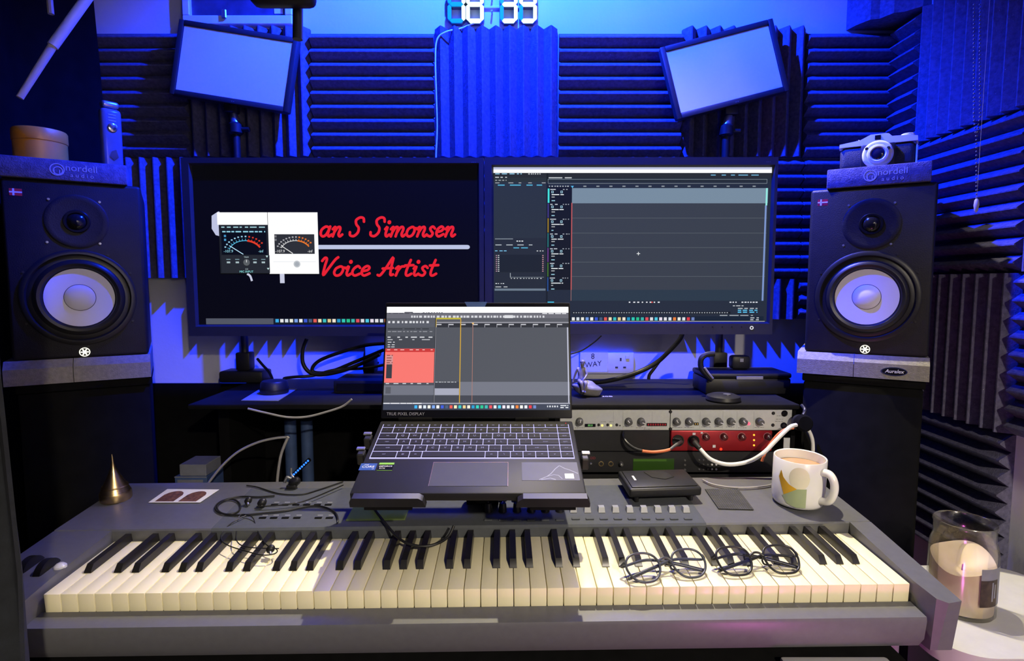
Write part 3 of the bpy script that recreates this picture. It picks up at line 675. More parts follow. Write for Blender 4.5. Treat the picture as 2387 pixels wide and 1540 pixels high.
cable = [at(1105, 54, 1.482), at(1075, 66, 1.485), at(1040, 74, 1.468), at(1019, 92, 1.464), at(1015, 140, 1.463), at(1017, 220, 1.463), at(1019, 300, 1.463), at(1016, 380, 1.463), at(1017, 480, 1.463)]
tag(MB().tube(cable, .0019, 8, 8).build('clock_cable', mat('cable_pale', (.80, .90, .90), .4, noise=.02)), 'thin pale cable hanging from the clock between foam tiles', 'cable')
# framed picture on the wall, top left
a = at(430, 60, WY-.012); b = at(684, 60, WY-.012)
t = thing('picture_frame', 'white framed dark picture on the wall above the left panel light', 'picture', ((a.x+b.x)/2, WY-.0005, a.z))
w = b.x-a.x; hh = .24
for nm, q in (('frame_bar', (-w/2, w/2, 0, .022)), ('frame_bar', (-w/2, w/2, hh-.022, hh)), ('frame_bar', (-w/2, -w/2+.018, .0222, hh-.0222)), ('frame_bar', (w/2-.018, w/2, .0222, hh-.0222))):
    MB().rbox(q[0], q[1], -.020, 0, q[2], q[3], .002, 1).build(nm, m_white, t)
MB().box(-w/2+.0182, w/2-.0182, -.008, -.002, .0222, hh-.0222).build('picture_sheet', mat('dark_print_sheet', (.05, .05, .09), .5, noise=.5, nscale=20), t)
MB().rbox(w/2-.048, w/2-.026, -.0095, -.0082, .03, .07, .0004, 1).build('pale_figure', m_paper, t)
MB().rbox(-w/2+.10, -w/2+.112, -.0265, -.0205, .012, .034, .002, 1).build('hook_clip', m_steel, t)

# ceiling hung boom with dark head, and the pale diagonal boom at far left
t = thing('hanging_boom', 'dark boom hanging from above, its round end above the left panel light', 'boom', at(694, 92, .80))
o = Vector(t.location)
P0, P1 = at(694, 92, .80)-o, at(697, -1150, .80)-o
MB().cyl(P0, P1, .0066, None, 16).build('tube', m_bezel, t)
hd = at(664, -2, .784)-o
MB().rbox(hd.x-.042, hd.x+.042, hd.y-.02, hd.y+.008, hd.z-.012, hd.z+.04, .010, 3).build('head', m_black, t)
t = thing('microphone_boom_arm', 'pale diagonal boom arm crossing the top left corner', 'boom arm', at(46, 228, .93))
o = Vector(t.location)
MB().cyl((0, 0, 0), at(122, 108, .96)-o, .0050, .0062, 14).build('lower_tube', mat('boom_pale', (.5, .47, .46), .5, noise=.05), t)
MB().cyl(at(122.5, 107.5, .96)-o, at(232, -45, 1.0)-o, .0078, None, 14).build('upper_tube', mat('boom_grey', (.6, .6, .62), .4, .1, noise=.05), t)
tag(MB().tube([at(113, -40, .95), at(116, 0, .95), at(119, 33, .95)], .0045, 8, 4).build('hanging_cable_end', m_greycable), 'short pale cable end hanging beside the diagonal boom arm', 'cable')

# bead chain of a blind on the right wall
t = thing('blind_chain', 'thin bead chain with a small weight hanging before the right wall', 'chain', at(2276, 478, 1.0))
o = Vector(t.location)
bead = MB().lathe([(.0002, -.0015), (.0012, -.001), (.0015, 0), (.0012, .001), (.0002, .0015)], 8).mesh('bead', mat('bead_dark', (.12, .12, .13), .4, .3, noise=0))
for k in range(52):
    for u in ((2270, 2284) if k > 16 else (2276,)):
        uu = u if k <= 16 else 2276+(u-2276)*min(1, (k-16)/6)
        b = link('bead', bead, t); b.location = at(uu, 470-k*9, 1.0)-o
MB().lathe([(.0015, .012), (.004, .008), (.005, -.002), (.0035, -.014), (.001, -.018)], 12, None, T(0, 0, .002) @ Matrix.Scale(.8, 4)).build('chain_weight', mat('weight_pale', (.34, .32, .33), .5, noise=.05), t)
MB().tube([(0, 0, .008), (0, 0, .10), (0, 0, CEIL-o.z)], .0004, 6, 2).build('cord', m_greycable, t)
# ------------------------------------------------------------------ master keyboard
KB = thing('master_keyboard', 'silver 88-key music keyboard across the whole desk', 'keyboard', (-.0445, .774, .751), (R(3.3), R(-.35), R(.7)))
KM = Matrix.Translation(KB.location) @ KB.rotation_euler.to_matrix().to_4x4(); KI = KM.inverted()
def kb(u, v, z):
    """photo pixel -> point on the keyboard's own plane at height z"""
    o = KI @ Vector((0, 0, ZC)); d = (KI.to_3x3()) @ ray(u, v); return o+d*((z-o.z)/d.z)
XL, XR = -.7105, .6485
MB().rbox(XL+.004, .6125, -.004, .332, -.071, -.036, .003).build('bottom_pan', m_silverd, KB)
fr = [(-.034, -.030), (-.0335, -.0285), (-.001, -.0265), (-.001, -.034), (-.0045, -.036), (-.0045, -.072), (-.024, -.078), (-.033, -.062), (-.035, -.034)]
MB().prism([(z, y) for y, z in fr], XL+.070, .6125, None, Matrix(((0, 0, 1, 0), (0, 1, 0, 0), (1, 0, 0, 0), (0, 0, 0, 1)))).build('front_rail', m_silver, KB)
def ypro(poly, x0, x1):
    return MB().prism([(z, y) for y, z in poly], x0, x1, None, Matrix(((0, 0, 1, 0), (0, 1, 0, 0), (1, 0, 0, 0), (0, 0, 0, 1))))
deck = [(.1505, -.034), (.1505, .0155), (.1525, .018), (.332, .023), (.336, .019), (.336, -.036), (.3325, -.036), (.3325, -.034)]
DX0, DX1 = -.452, .3715
ypro(deck, XL, DX0-.0004).build('deck_side', m_silver, KB); ypro(deck, DX1+.0004, XR).build('deck_side', m_silver, KB)
back = [(.3015, -.034), (.3015, .0222), (.332, .023), (.336, .019), (.336, -.034)]
ypro(back, DX0, DX1).build('deck_back_strip', m_silver, KB)
ypro([(.1490, -.034), (.1490, .0150), (.152, .0185), (.301, .0225), (.301, -.034)], DX0, DX1).build('control_panel', m_silverd, KB)
def zdeck(y): return .0186+(y-.152)*.0268
# end blocks
ypro([(-.036, -.040), (-.038, .000), (-.030, .006), (.02, .011), (.1500, .017), (.1500, -.034)], XL, -.6150).build('end_block', m_silver, KB)
eb = MB(); pl = [(.6130, .1500), (.6130, -.002), (.618, -.040), (.628, -.049), (.6485, -.045), (.6485, .1500)]
zt = lambda y: .002+.016*max(0, min(1, (y+.05)/.2))
eb.add([(x, min(max(y, -.038), .15), -.075) for x, y in pl]+[(x, y, zt(y)) for x, y in pl], [(i, (i+1) % 6, 6+(i+1) % 6, 6+i) for i in range(6)]+[[5, 4, 3, 2, 1, 0], [6, 7, 8, 9, 10, 11]])
eb.build('end_block', m_silver, KB, 25)
for x in (-.5, .45):
    for y in (.03, .30):
        MB().cyl((x, y, -.0985 if y < .1 else -.1160), (x, y, -.0712), .012, .014, 14).build('foot', m_rubber, KB)
# wheels
for u, v in ((72, 1318), (110, 1324)):
    q = kb(u, v, .012); 
    MB().lathe([(.020, -.006), (.0225, -.005), (.0225, .005), (.020, .006)], 32, None, T(q.x, q.y, .003) @ RY(90)).build('control_wheel', m_rubber, KB)
q = kb(141, 1321, .012); MB().lathe([(.0085, 0), (.008, .003), (.005, .006), (.0006, .0075)], 24, None, T(q.x, q.y, .0115)).build('highlight_dome', mat('highlight_grey', (.5, .5, .52), .3, noise=0), KB)  # dome stands in for a soft light reflection on the end block
# keys
wk = MB().rbox(-.01125, .01125, 0, .1475, -.0280, 0, .0011, 2).mesh('white_key', m_ivory, 30)
kx0 = -.611
for i in range(52):
    o = link('white_key', wk, KB); o.location = (kx0+.0235*(i+.5), 0, random.uniform(-.0003, .0002))
bk = MB().add([(-.0056, 0, 0), (.0056, 0, 0), (.0056, .0965, 0), (-.0056, .0965, 0), (-.0046, .0085, .0105), (.0046, .0085, .0105), (.0046, .0965, .0122), (-.0046, .0965, .0122), (-.0050, .0015, .003), (.0050, .0015, .003)],
    [(0, 1, 9, 8), (8, 9, 5, 4), (4, 5, 6, 7), (0, 3, 2, 1), (3, 7, 6, 2), (0, 8, 4, 7, 3), (1, 2, 6, 5, 9)])
bk = bk.mesh('black_key', m_ebony, 20)
for i in range(51):
    if i % 7 in (0, 2, 3, 5, 6):
        o = link('black_key', bk, KB); o.location = (kx0+.0235*(i+1)+{0: .0012, 2: -.0014, 3: .0014, 5: -.0016, 6: 0}[i % 7], .0515, .0006)
# sliders, buttons, knobs, display
for k in range(9):
    u = 1336+k*32.75
    q = kb(u, 1190, .0205); z = zdeck(q.y)
    s_ = MB().rbox(q.x-.0022, q.x+.0022, q.y+.004, q.y+.062, z, z+.0004, .0001, 1).build('slider_slot', m_blackm, KB)
    c = MB(); c.add([(q.x-.0058, q.y-.007, z+.0005), (q.x+.0058, q.y-.007, z+.0005), (q.x+.0058, q.y+.007, z+.0005), (q.x-.0058, q.y+.007, z+.0005), (q.x-.005, q.y-.004, z+.009), (q.x+.005, q.y-.004, z+.009), (q.x+.005, q.y+.005, z+.009), (q.x-.005, q.y+.005, z+.009)],
          [(0, 1, 5, 4), (1, 2, 6, 5), (2, 3, 7, 6), (3, 0, 4, 7), (0, 3, 2, 1), (4, 5, 6, 7)])
    c.build('slider_cap', mat('slider_grey', (.34, .35, .36), .35, .3, noise=.05), KB)
    q = kb(u+6, 1209, .0195); z = zdeck(q.y)
    MB().rbox(q.x-.0070, q.x+.0070, q.y-.0028, q.y+.0028, z, z+.0022, .0008, 1).build('panel_button', m_silverd, KB)
for j, (v, us) in enumerate(((1184, [1138, 1172, 1205, 1238, 1271, 1305]), (1160, [1172, 1203, 1236, 1270, 1303]))):
    for u in us:
        q = kb(u, v+6, .0205); z = zdeck(q.y)
        kn = MB().lathe([(.0078, 0), (.0070, .004), (.0062, .013), (.0052, .015), (.0006, .0152)], 20, None, T(q.x, q.y, z+.0003)).build('knob', m_rubber, KB)
        MB().box(-.0005, .0005, .001, .0058, .0154, .0158, None, T(q.x, q.y, z)).build('pointer', m_wtext, kn)
for u in (1138, 1172, 1205, 1238, 1271, 1305):
    q = kb(u, 1212, .0195); MB().rbox(q.x-.0070, q.x+.0070, q.y-.0028, q.y+.0028, zdeck(q.y), zdeck(q.y)+.0022, .0008, 1).build('panel_button', m_silverd, KB)
for v, us in ((1177, [640, 665, 690, 715, 740, 765]), (1206, [612, 638, 665, 692, 742, 768])):
    for u in us:
        q = kb(u, v, .0205); z = zdeck(q.y)
        MB().rbox(q.x-.0062, q.x+.0062, q.y-.002, q.y+.002, z, z+.0018, .0006, 1).build('panel_button', m_blackm, KB)
        MB().box(q.x-.0045, q.x+.0045, q.y+.010, q.y+.0113, z+.0002, z+.0005).build('printed_mark', m_text, KB)
a = kb(806, 1212, .0205); b = kb(958, 1172, .0215)
MB().rbox(a.x, b.x, a.y, b.y, zdeck(a.y)-.0005, zdeck(b.y)+.0015, .001, 1).build('display_window', mat('lcd_olive', (.10, .13, .05), .25, noise=.05, emit=(.05, .07, .02), estr=.35), KB)

# ------------------------------------------------------------------ laptop
TL = math.atan2(.934-.876, 1.013-.808)
LAP = thing('laptop', 'dark laptop with lit keys standing over the music keyboard', 'laptop', (-.064, .808, .876), (TL, 0, 0))
LW, LD, LTH = .345, .213, .014
MB().rbox(-LW/2, LW/2, .001, LD, -LTH, 0, .003, 2).build('base', m_laptop, LAP)
MB().box(-.1645, .1645, .0905, .1995, .00005, .0003).build('key_backlight', glow(205, 200, 255, 1.15), LAP)
UNIT = .3276/16; ROWS = [.0912, .1103, .1294, .1485, .1676, .1867]
LAY = [[(2, 'ctrl'), (1, '#'), (1, 'alt'), (5, '')]+[(1, c) for c in ('alt', '\\', 'fn', 'ctrl', '<', 'v', '>')],
       [(2.25, 'shift')]+[(1, c) for c in 'ZXCVBNM,./']+[(1.75, 'shift'), (1, '^'), (1, 'end')],
       [(1.75, 'caps')]+[(1, c) for c in "ASDFGHJKL;'"]+[(2.25, 'enter'), (1, 'pgdn')],
       [(1.5, 'tab')]+[(1, c) for c in 'QWERTYUIOP[]']+[(1.5, '|'), (1, 'pgup')],
       [(1, c) for c in '`1234567890-=']+[(2, 'back'), (1, 'home')],
       [(1, 'F%d' % k if k else 'esc') for k in range(13)]+[(1, 'prt'), (1, 'del'), (1, 'pwr')]]
m_keycap = mat('keycap', (.012, .012, .014), .55, noise=.1, spec=.2); KC = {}; m_leg = glow(190, 185, 235, .75)
for j, row in enumerate(LAY):
    x = -.1638; y0 = ROWS[j]; hgt = .0158 if j < 5 else .0095
    for w, ch in row:
        kw = w*UNIT
        if (w, j == 5) not in KC: KC[(w, j == 5)] = MB().add([(a, b_, c_) for c_, q in ((0, 0), (.0014, .0006)) for a, b_ in ((-kw/2+.0006+q, q), (kw/2-.0006-q, q), (kw/2-.0006-q, hgt-q), (-kw/2+.0006+q, hgt-q))],
             [(0, 3, 2, 1), (4, 5, 6, 7), (0, 1, 5, 4), (1, 2, 6, 5), (2, 3, 7, 6), (3, 0, 4, 7)]).mesh('key', m_keycap, 0)
        o = link('key', KC[(w, j == 5)], LAP); o.location = (x+kw/2, y0+.0027, .0004)
        if ch: lettering(ch, .0068 if len(ch) == 1 else .0040, m_leg, o, T(0, hgt/2, .00145), extrude=.00003, name='legend')
        x += kw
tp = MB(); tp.rbox(-.0595, .0575, .018, .0800, .00005, .0005, .0002, 1); tp.build('touchpad', m_laptopd, LAP)
g = MB()
for x0, x1, y0, y1 in ((-.0600, .0580, .0801, .0806), (-.0600, -.0596, .018, .0801), (.0576, .0580, .018, .0801)): g.box(x0, x1, y0, y1, .0001, .0006)
g.build('touchpad_edge', mat('copper_edge', (.65, .40, .20), .3, .8, noise=.05), LAP)
MB().rbox(.079, .1665, .032, .0805, .00005, .0004, .0001, 1).build('palm_sticker', mat('sticker_grey', (.055, .056, .06), .5, noise=.05), LAP)
mt = MB()
def strip(pts, w):
    for a, b in zip(pts, pts[1:]):
        a = Vector((*a, .00045)); b = Vector((*b, .00045)); d = (b-a).normalized(); n = Vector((-d.y, d.x, 0))*w
        mt.add([a+n, b+n, b-n, a-n], [(0, 1, 2, 3)])
strip([(.105, .034), (.117, .042), (.124, .050), (.131, .062), (.138, .071), (.146, .063), (.152, .060), (.165, .050)], .0007); strip([(.117, .042), (.128, .047), (.135, .045), (.14, .036)], .0006); strip([(.108, .034), (.122, .038), (.13, .034)], .0008)
mt.build('mountain_print', mat('print_pale', (.22, .23, .25), .5, noise=.1), LAP, 0)
MB().box(.1445, .158, .0365, .0490, .0005, .0008).build('white_sticker', m_white, LAP)
k = MB(); k.box(-.1735, -.1480, .0585, .0770, .00005, .0005, mat('sticker_blue', (.03, .08, .25), .4, noise=.1)); k.build('blue_sticker', None, LAP)
lettering('CORE', .0075, m_wtext, LAP, T(-.1605, .0675, .0006), extrude=.00005); lettering('intel', .004, m_wtext, LAP, T(-.164, .0735, .0006), extrude=.00005); lettering('i7', .004, m_wtext, LAP, T(-.152, .0617, .0006), extrude=.00005)
k = MB(); k.box(-.1450, -.1215, .0575, .0735, .00005, .0005, m_blacks); k.box(-.1450, -.1215, .0740, .0790, .00005, .0005, mat('sticker_green', (.22, .50, .03), .4, noise=.05)); k.box(-.1450, -.1215, .0575, .0582, .0005, .0006, mat('sticker_green', (.22, .50, .03))); k.build('green_sticker', None, LAP)
lettering('GEFORCE', .0048, m_wtext, LAP, T(-.1335, .0690, .0006), extrude=.00005); lettering('RTX', .0048, m_wtext, LAP, T(-.138, .0635, .0006), extrude=.00005)
MB().lathe([(.001, 0), (.0008, .0004)], 10, None, T(.160, .2035, .0001)).build('power_light', glow(235, 40, 40, 1.2), LAP)
for x in (-.11, .10): MB().cyl((x-.03, LD+.003, .001), (x+.03, LD+.003, .001), .0042, None, 14).build('hinge', m_blackm, LAP)
# lid
LM = T(0, LD+.003, .003) @ RX(-(30.8))
LH = .214
MB().rbox(-LW/2, LW/2, .0, .0055, 0, LH, .002, 2, None, LM).build('lid', m_laptop, LAP)
SX0, SX1, SZ0, SZ1 = -.1690, .1690, .0150, .2055
MB().box(-LW/2+.0016, LW/2-.0016, -.0007, -.0001, .0016, LH-.0016, None, LM).build('screen_glass', m_blacks, LAP)
lettering('TRUE PIXEL DISPLAY', .0075, m_text, LAP, LM @ T(-.128, -.0009, .0078) @ FACE, extrude=.00005)
MB().prism([(-.0215, LH+.001), (.0205, LH+.001), (.0165, LH-.0085), (-.0165, LH-.0085)], .0008, .0014, None, LM @ T(-.003, 0, 0) @ RX(90)).build('camera_cover', mat('blue_tape', (.10, .20, .42), .6, noise=.1), LAP)
P = Pic(901, 722, 1324, 962, SX1-SX0, SZ1-SZ0)
P.r(901, 722, 1324, 962, (92, 95, 106), 0)
P.r(901, 722, 1324, 736, (255, 255, 255), 1, 1.3).r(901, 736, 1324, 749, (112, 112, 122), 1).r(901, 749, 1324, 760, (92, 94, 103), 1)
P.dashes(905, 1010, 737, 1.6, (80, 80, 90), 2, 1).r(942, 734, 962, 737, (90, 90, 100), 2).dashes(985, 1036, 735, 2.4, (90, 90, 100), 2, 2, (2, 4), (2, 4)).dashes(1263, 1320, 737, 2.4, (225, 225, 230), 2, 3, (10, 16), (2, 4))
P.dashes(958, 1268, 743, 5, (215, 216, 222), 2, 4, (3, 7), (1.5, 5)).r(1175, 742, 1195, 749, (225, 226, 230), 3).dashes(905, 1000, 756, 5, (225, 226, 232), 2, 5, (3, 6), (2, 6))
P.r(1017, 761, 1324, 771, (52, 54, 62), 1).r(1017, 758, 1324, 761, (150, 150, 160), 2)
for k in range(11): P.r(1017+k*28, 763, 1029+k*28, 765.5, (205, 205, 212), 2).r(1017+k*28, 763, 1018+k*28, 771, (190, 190, 200), 2)
P.r(901, 770, 1014, 792, (84, 87, 96), 1).r(901, 792, 1014, 820, (70, 73, 82), 1)
P.dashes(905, 1000, 774, 1.6, (40, 42, 50), 2, 6, (10, 40), (2, 5)).dashes(905, 1008, 780, 2, (150, 152, 160), 2, 7).dashes(905, 1010, 793, 2.6, (215, 216, 222), 2, 8, (5, 14), (4, 16)).dashes(905, 1010, 799, 2, (190, 192, 198), 2, 9, (5, 20), (8, 26))
for v in (805, 811, 816): P.dashes(906, 922, v, 2, (205, 206, 212), 2, v, (5, 12), (2, 4))
P.r(901, 821, 1015, 900, (250, 122, 115), 1).r(901, 821, 1015, 829, (205, 60, 60), 2).dashes(905, 1010, 823, 1.8, (245, 200, 195), 3, 10, (4, 10), (5, 14)).r(903, 836, 919, 858, (215, 150, 150), 2).r(905, 856, 918, 890, (60, 62, 72), 2)
for v in (836, 842, 848, 853): P.dashes(905, 919, v, 1.8, (120, 60, 65), 3, v, (5, 12), (2, 4))
P.r(901, 900, 1015, 906, (80, 82, 92), 2).dashes(905, 1010, 901, 2, (215, 216, 222), 3, 11, (4, 12), (5, 14)).r(901, 906, 1015, 928, (116, 119, 132), 2).r(905, 910, 917, 925, (92, 94, 104), 3)
P.r(1017, 771, 1324, 898, (86, 89, 98), 1).r(1017, 898, 1324, 929, (120, 123, 136), 1).r(1017, 898, 1072, 913, (66, 69, 80), 2).r(1017, 913, 1072, 928, (170, 172, 190), 2).dashes(1018, 1066, 898, 1.4, (210, 212, 218), 3, 12, (3, 8), (1, 3))
P.r(1017, 929, 1324, 945, (72, 75, 86), 1).r(901, 929, 1015, 945, (76, 79, 90), 1).r(901, 946, 1324, 948.5, (170, 172, 186), 2).dashes(902, 988, 946, 2, (240, 240, 245), 3, 13, (10, 24), (1, 3))
P.r(1014, 749, 1017, 946, (52, 54, 62), 2).r(1015.5, 770, 1016.4, 946, (150, 150, 160), 3).r(901, 948.5, 1324, 962, (66, 72, 90), 1)
P.r(1016, 748, 1074, 752, (190, 178, 60), 3).r(1072.6, 752, 1074.6, 946, (215, 170, 60), 4).r(1016, 752, 1017.4, 770, (205, 170, 60), 4)
P.r(1101.4, 762, 1102.4, 946, (190, 130, 115), 4).poly([(1099, 760), (1105, 760), (1102, 765)], (250, 200, 120), 4).r(1320, 771, 1322.5, 946, (205, 206, 225), 3)
for k in range(28): P.r(972+k*9.95, 951.5, 978.4+k*9.95, 958.5, ICON[k], 3, 1.2)
P.dashes(1272, 1300, 952, 4, (225, 228, 235), 3, 14, (2, 4), (2, 3)).dashes(1302, 1320, 951, 2.4, (225, 228, 235), 3, 15).dashes(1302, 1320, 955.5, 2.4, (225, 228, 235), 3, 16)
sm = P.mb.mesh('screen_picture', None, 0); sm.transform(LM @ T((SX0+SX1)/2, -.0010, SZ0)); link('screen_picture', sm, LAP)

# laptop stand: tray, stops, clips, arm and post
o = Vector((-.064, 1.165, DZ+.0005))
ST_ = thing('laptop_stand', 'black tray stand with two front stops holding the laptop', 'laptop stand', o)
LMW = Matrix.Translation(Vector(LAP.location)-o) @ Matrix.Rotation(TL, 4, 'X')
MB().rbox(-.15, .15, .02, .20, -.0205, -.0145, .002, 1, None, LMW).build('tray', m_blackm, ST_)
for x0, x1, sg in ((-.1690, -.060, 1), (.070, .1760, -1)):
    pl = [(x0, -.013), (x1, -.013), (x1, -.006) if sg < 0 else (x1-.004, -.002), (x1-.004 if sg < 0 else x1-.010, .002), (x0+.010 if sg < 0 else x0+.004, .002), (x0+.002 if sg < 0 else x0, -.004)]
    MB().prism(pl, .0015, .014, None, LMW @ RX(90)).build('front_stop', m_black, ST_)
    MB().box(x0+.02, x1-.02, -.0130, .0195, -.0185, -.0147, None, LMW).build('stop_bracket', m_blackm, ST_)
for sx in (-1, 1):
    for y in ((.098, .145) if sx < 0 else (.085,)):
        MB().rbox(sx*.181-.006, sx*.181+.006, y, y+.018, -.018, .003, .002, 1, None, LMW).build('side_clip', m_black, ST_)
        MB().rbox(sx*.183-.007, sx*.183+.007, y+.012, y+.020, .003, .006, .001, 1, None, LMW).build('clip_tip', m_steel, ST_)
hub = LMW @ Vector((0, .105, -.036))
MB().cyl(hub, LMW @ Vector((0, .105, -.0208)), .030, .036, 24).build('hub', m_blackm, ST_)
el = Vector((.012, -.17, .158))
MB().tube([hub, (hub+el)/2+Vector((.004, -.012, -.01)), el], .017, 12, 4).build('arm', m_blackm, ST_)
MB().cyl(el+Vector((-.028, 0, 0)), el+Vector((.028, 0, 0)), .0195, None, 24).build('elbow_joint', m_blackm, ST_)
MB().tube([el, (.008, -.08, .200), (0, 0, .175), (0, 0, .02)], .0125, 12, 6).build('post', m_blackm, ST_)
MB().rbox(-.04, .04, -.012, .04, 0, .02, .003, 1).build('foot', m_blackm, ST_)

# ------------------------------------------------------------------ rack and its units
RY_ = 1.175
ZS = [.9192, .8742, .8292, .7842]
X0, X1 = .100, .5835
t = thing('rack_case', 'black equipment rack standing behind the keyboard', 'rack', ((X0+X1)/2, RY_, DZ+.0005))
cx = (X0+X1)/2
for x in (X0-cx-.010, X1-cx+.001): MB().box(x, x+.009, .003, .26, 0, RT-DZ-.0112).build('side_panel', m_blackm, t)
MB().box(X0-cx-.0005, X1-cx+.0005, .18, .26, 0, RT-DZ-.0112).build('back_panel', m_blackm, t)
MB().box(X0-cx, X1-cx, .003, .179, 0, .006).build('floor_panel', m_blackm, t)
for x in (X0-cx, X1-cx-.013): MB().box(x, x+.013, .0035, .006, .0062, .2085).build('rack_rail', m_alum, t)
def fz(u, v): return at(u, v, RY_)
# silver unit, two halves
t = thing('preamp_unit', 'silver rack unit with a row of dark knobs', 'rack unit', ((X0+X1)/2, RY_, ZS[1]+.0005))
o = Vector(t.location)
xm = fz(1562, 980).x-o.x
MB().rbox(X0-o.x, xm-.0006, -.001, .0025, 0, .0438, .0006, 1).build('face_plate', m_alum, t)
MB().rbox(xm+.0006, X1-o.x, -.001, .0025, 0, .0438, .0006, 1).build('face_plate', m_alum, t)
MB().box(X0-o.x+.016, X1-o.x-.016, .0028, .16, .002, .042).build('chassis', m_blackm, t)
def kn(parent, u, v, r, ang, m=m_black, L=.013, o=None):
    p_ = fz(u, v)-o
    k = MB().lathe([(r*1.12, 0), (r*1.12, .002), (r, .003), (r*.9, L), (r*.7, L+.001), (r*.05, L+.001)], 24, None, T(p_.x, -.0012, p_.z) @ RX(90)).build('knob', m, parent)
    MB().box(-r*.13, r*.13, -.0006, 0, 0, r*.85, None, T(p_.x, -.0012-L-.001, p_.z) @ RY(ang)).build('pointer', m_wtext, k)
m_knobg = mat('knob_grey', (.10, .10, .10), .3, noise=.1)
for u, a in ((1350.7, 10), (1464.6, -40), (1493.8, 110), (1576, -30), (1605, -40), (1644.5, 110), (1673.6, 110), (1702, 110), (1730.6, -40), (1768.6, 130)):
    kn(t, u, 981, .0070, a, m_knobg, .013, o)
def plate(u0, v0, u1, v1, m, name, d=.0016, parent=None, o=None):
    a, b = fz(u0, v1)-o, fz(u1, v0)-o
    return MB().box(a.x, b.x, -.001-d, -.0011, a.z, b.z).build(name, m, parent)
d_ = plate(1363, 987, 1388, 994, m_blacks, 'display', parent=t, o=o)
lettering('88.8', .0058, glow(120, 200, 110, .9), d_, T(*(fz(1375.5, 990.5)-o)) @ T(0, -.0028, 0) @ FACE, extrude=.00005, name='display_figures')
plate(1507, 985, 1554, 992, m_blacks, 'display', parent=t, o=o)
for k in range(8): plate(1509+k*5.6, 986.5, 1512.5+k*5.6, 990.5, glow(150, 40, 45, .8), 'meter_light', .0020, t, o)
plate(1617, 984, 1628, 990, m_blacks, 'display', parent=t, o=o)
for k in range(2): plate(1619+k*5, 985.5, 1621+k*5, 988.5, glow(215, 170, 90, .8), 'meter_light', .0020, t, o)
def led(u, v, r, m, parent, o, name='indicator_light', d=.0015):
    p_ = fz(u, v)-o; MB().lathe([(r, 0), (r, .0008), (r*.6, d), (r*.05, d+.0002)], 12, None, T(p_.x, -.0011, p_.z) @ RX(90)).build(name, m, parent)
for u in (1395.5, 1416.5, 1437.5): led(u, 989.5, .0030, m_black, t, o, 'push_button', .004)
led(1403.5, 991, .0024, glow(255, 225, 120, 1.6), t, o); led(1424, 991, .0024, glow(235, 225, 130, 1.6), t, o); led(1445, 991, .0014, m_black, t, o)
led(1744.5, 986.7, .0032, glow(255, 70, 90, 3), t, o)
for u, v, r in ((1828, 963, .0068), (1826, 991, .0068)): led(u, v, r, m_blacks, t, o, 'rack_screw', .003)
for u, v in ((1802, 962.5), (1801, 990), (1562.5, 959), (1562.5, 999)): led(u, v, .0035, m_black, t, o, 'rack_screw', .002)
mk = MB(); q = random.Random(3)
for u0, u1, v in ((1340, 1362, 996), (1370, 1395, 1001), (1452, 1476, 993), (1482, 1506, 996), (1500, 1516, 999), (1566, 1590, 995), (1595, 1616, 995), (1634, 1656, 994), (1664, 1684, 994), (1692, 1712, 994), (1720, 1740, 996), (1758, 1780, 995), (1808, 1826, 976), (1806, 1826, 981), (1810, 1824, 968), (1400, 1412, 982), (1420, 1430, 982)):
    u = u0
    while u < u1:
        w = q.uniform(2, 6); a, b = fz(u, v+1.1)-o, fz(min(u+w, u1), v)-o; mk.box(a.x, b.x, -.00125, -.00105, a.z, b.z); u += w+1.4
mk.build('printed_marks', mat('print_grey', (.16, .17, .16), .6, noise=0), t)
ln = MB()
for u in (1430, 1452, 1520, 1632, 1685, 1718, 1757): a = fz(u, 960)-o; ln.box(a.x-.0003, a.x+.0003, -.0012, -.00105, .003, .040)
ln.build('printed_lines', mat('print_light', (.36, .38, .36), .6, noise=0), t)
# red interface
a = fz(1564, 1003); b = fz(1799, 1052)
t = thing('audio_interface', 'red half-width audio interface with plugged cables below the silver unit', 'audio interface', ((a.x+b.x)/2, RY_, ZS[2]+.0008)); o = Vector(t.location)
w = b.x-a.x
MB().rbox(-w/2, w/2, -.001, .15, 0, .0438, .0025, 2).build('case', m_red, t)
for u, v in ((1580, 1026), (1616, 1027)):
    p_ = fz(u, v)-o
    MB().lathe([(.0125, 0), (.0125, .0018), (.0105, .0018), (.0095, .0004)], 28, None, T(p_.x, -.0011, p_.z) @ RX(90), False, True).build('socket', m_blacks, t)
for u in (1644, 1686, 1728, 1788):
    p_ = fz(u, 1016.5)-o
    MB().lathe([(.0082, 0), (.0082, .0006), (.0074, .0006), (.0074, 0)], 28, None, T(p_.x, -.0011, p_.z) @ RX(90), False, False).build('dial_ring', mat('dial_pink', (.45, .22, .22), .5, noise=0), t)
    k = MB().lathe([(.0068, 0), (.0062, .010), (.005, .0108), (.0004, .0108)], 24, None, T(p_.x, -.0011, p_.z) @ RX(90)).build('knob', mat('knob_dark_red', (.08, .008, .010), .3, noise=.1), t)
    MB().box(-.0006, .0006, -.0005, 0, 0, .005, None, T(p_.x, -.0121, p_.z) @ RY(-30)).build('pointer', m_wtext, k)
for v in (1013, 1025, 1037): led(1757, v, .0020, glow(255, 190, 60, 1.6), t, o)
led(1680, 1046, .0026, glow(255, 50, 30, 2.4), t, o); plate(1660, 1036, 1667, 1042, m_wtext, 'white_button', .002, t, o); plate(1614, 1008, 1621, 1013, m_wtext, 'white_mark', .0003, t, o); plate(1633, 1006, 1638, 1010, m_wtext, 'white_mark', .0003, t, o)
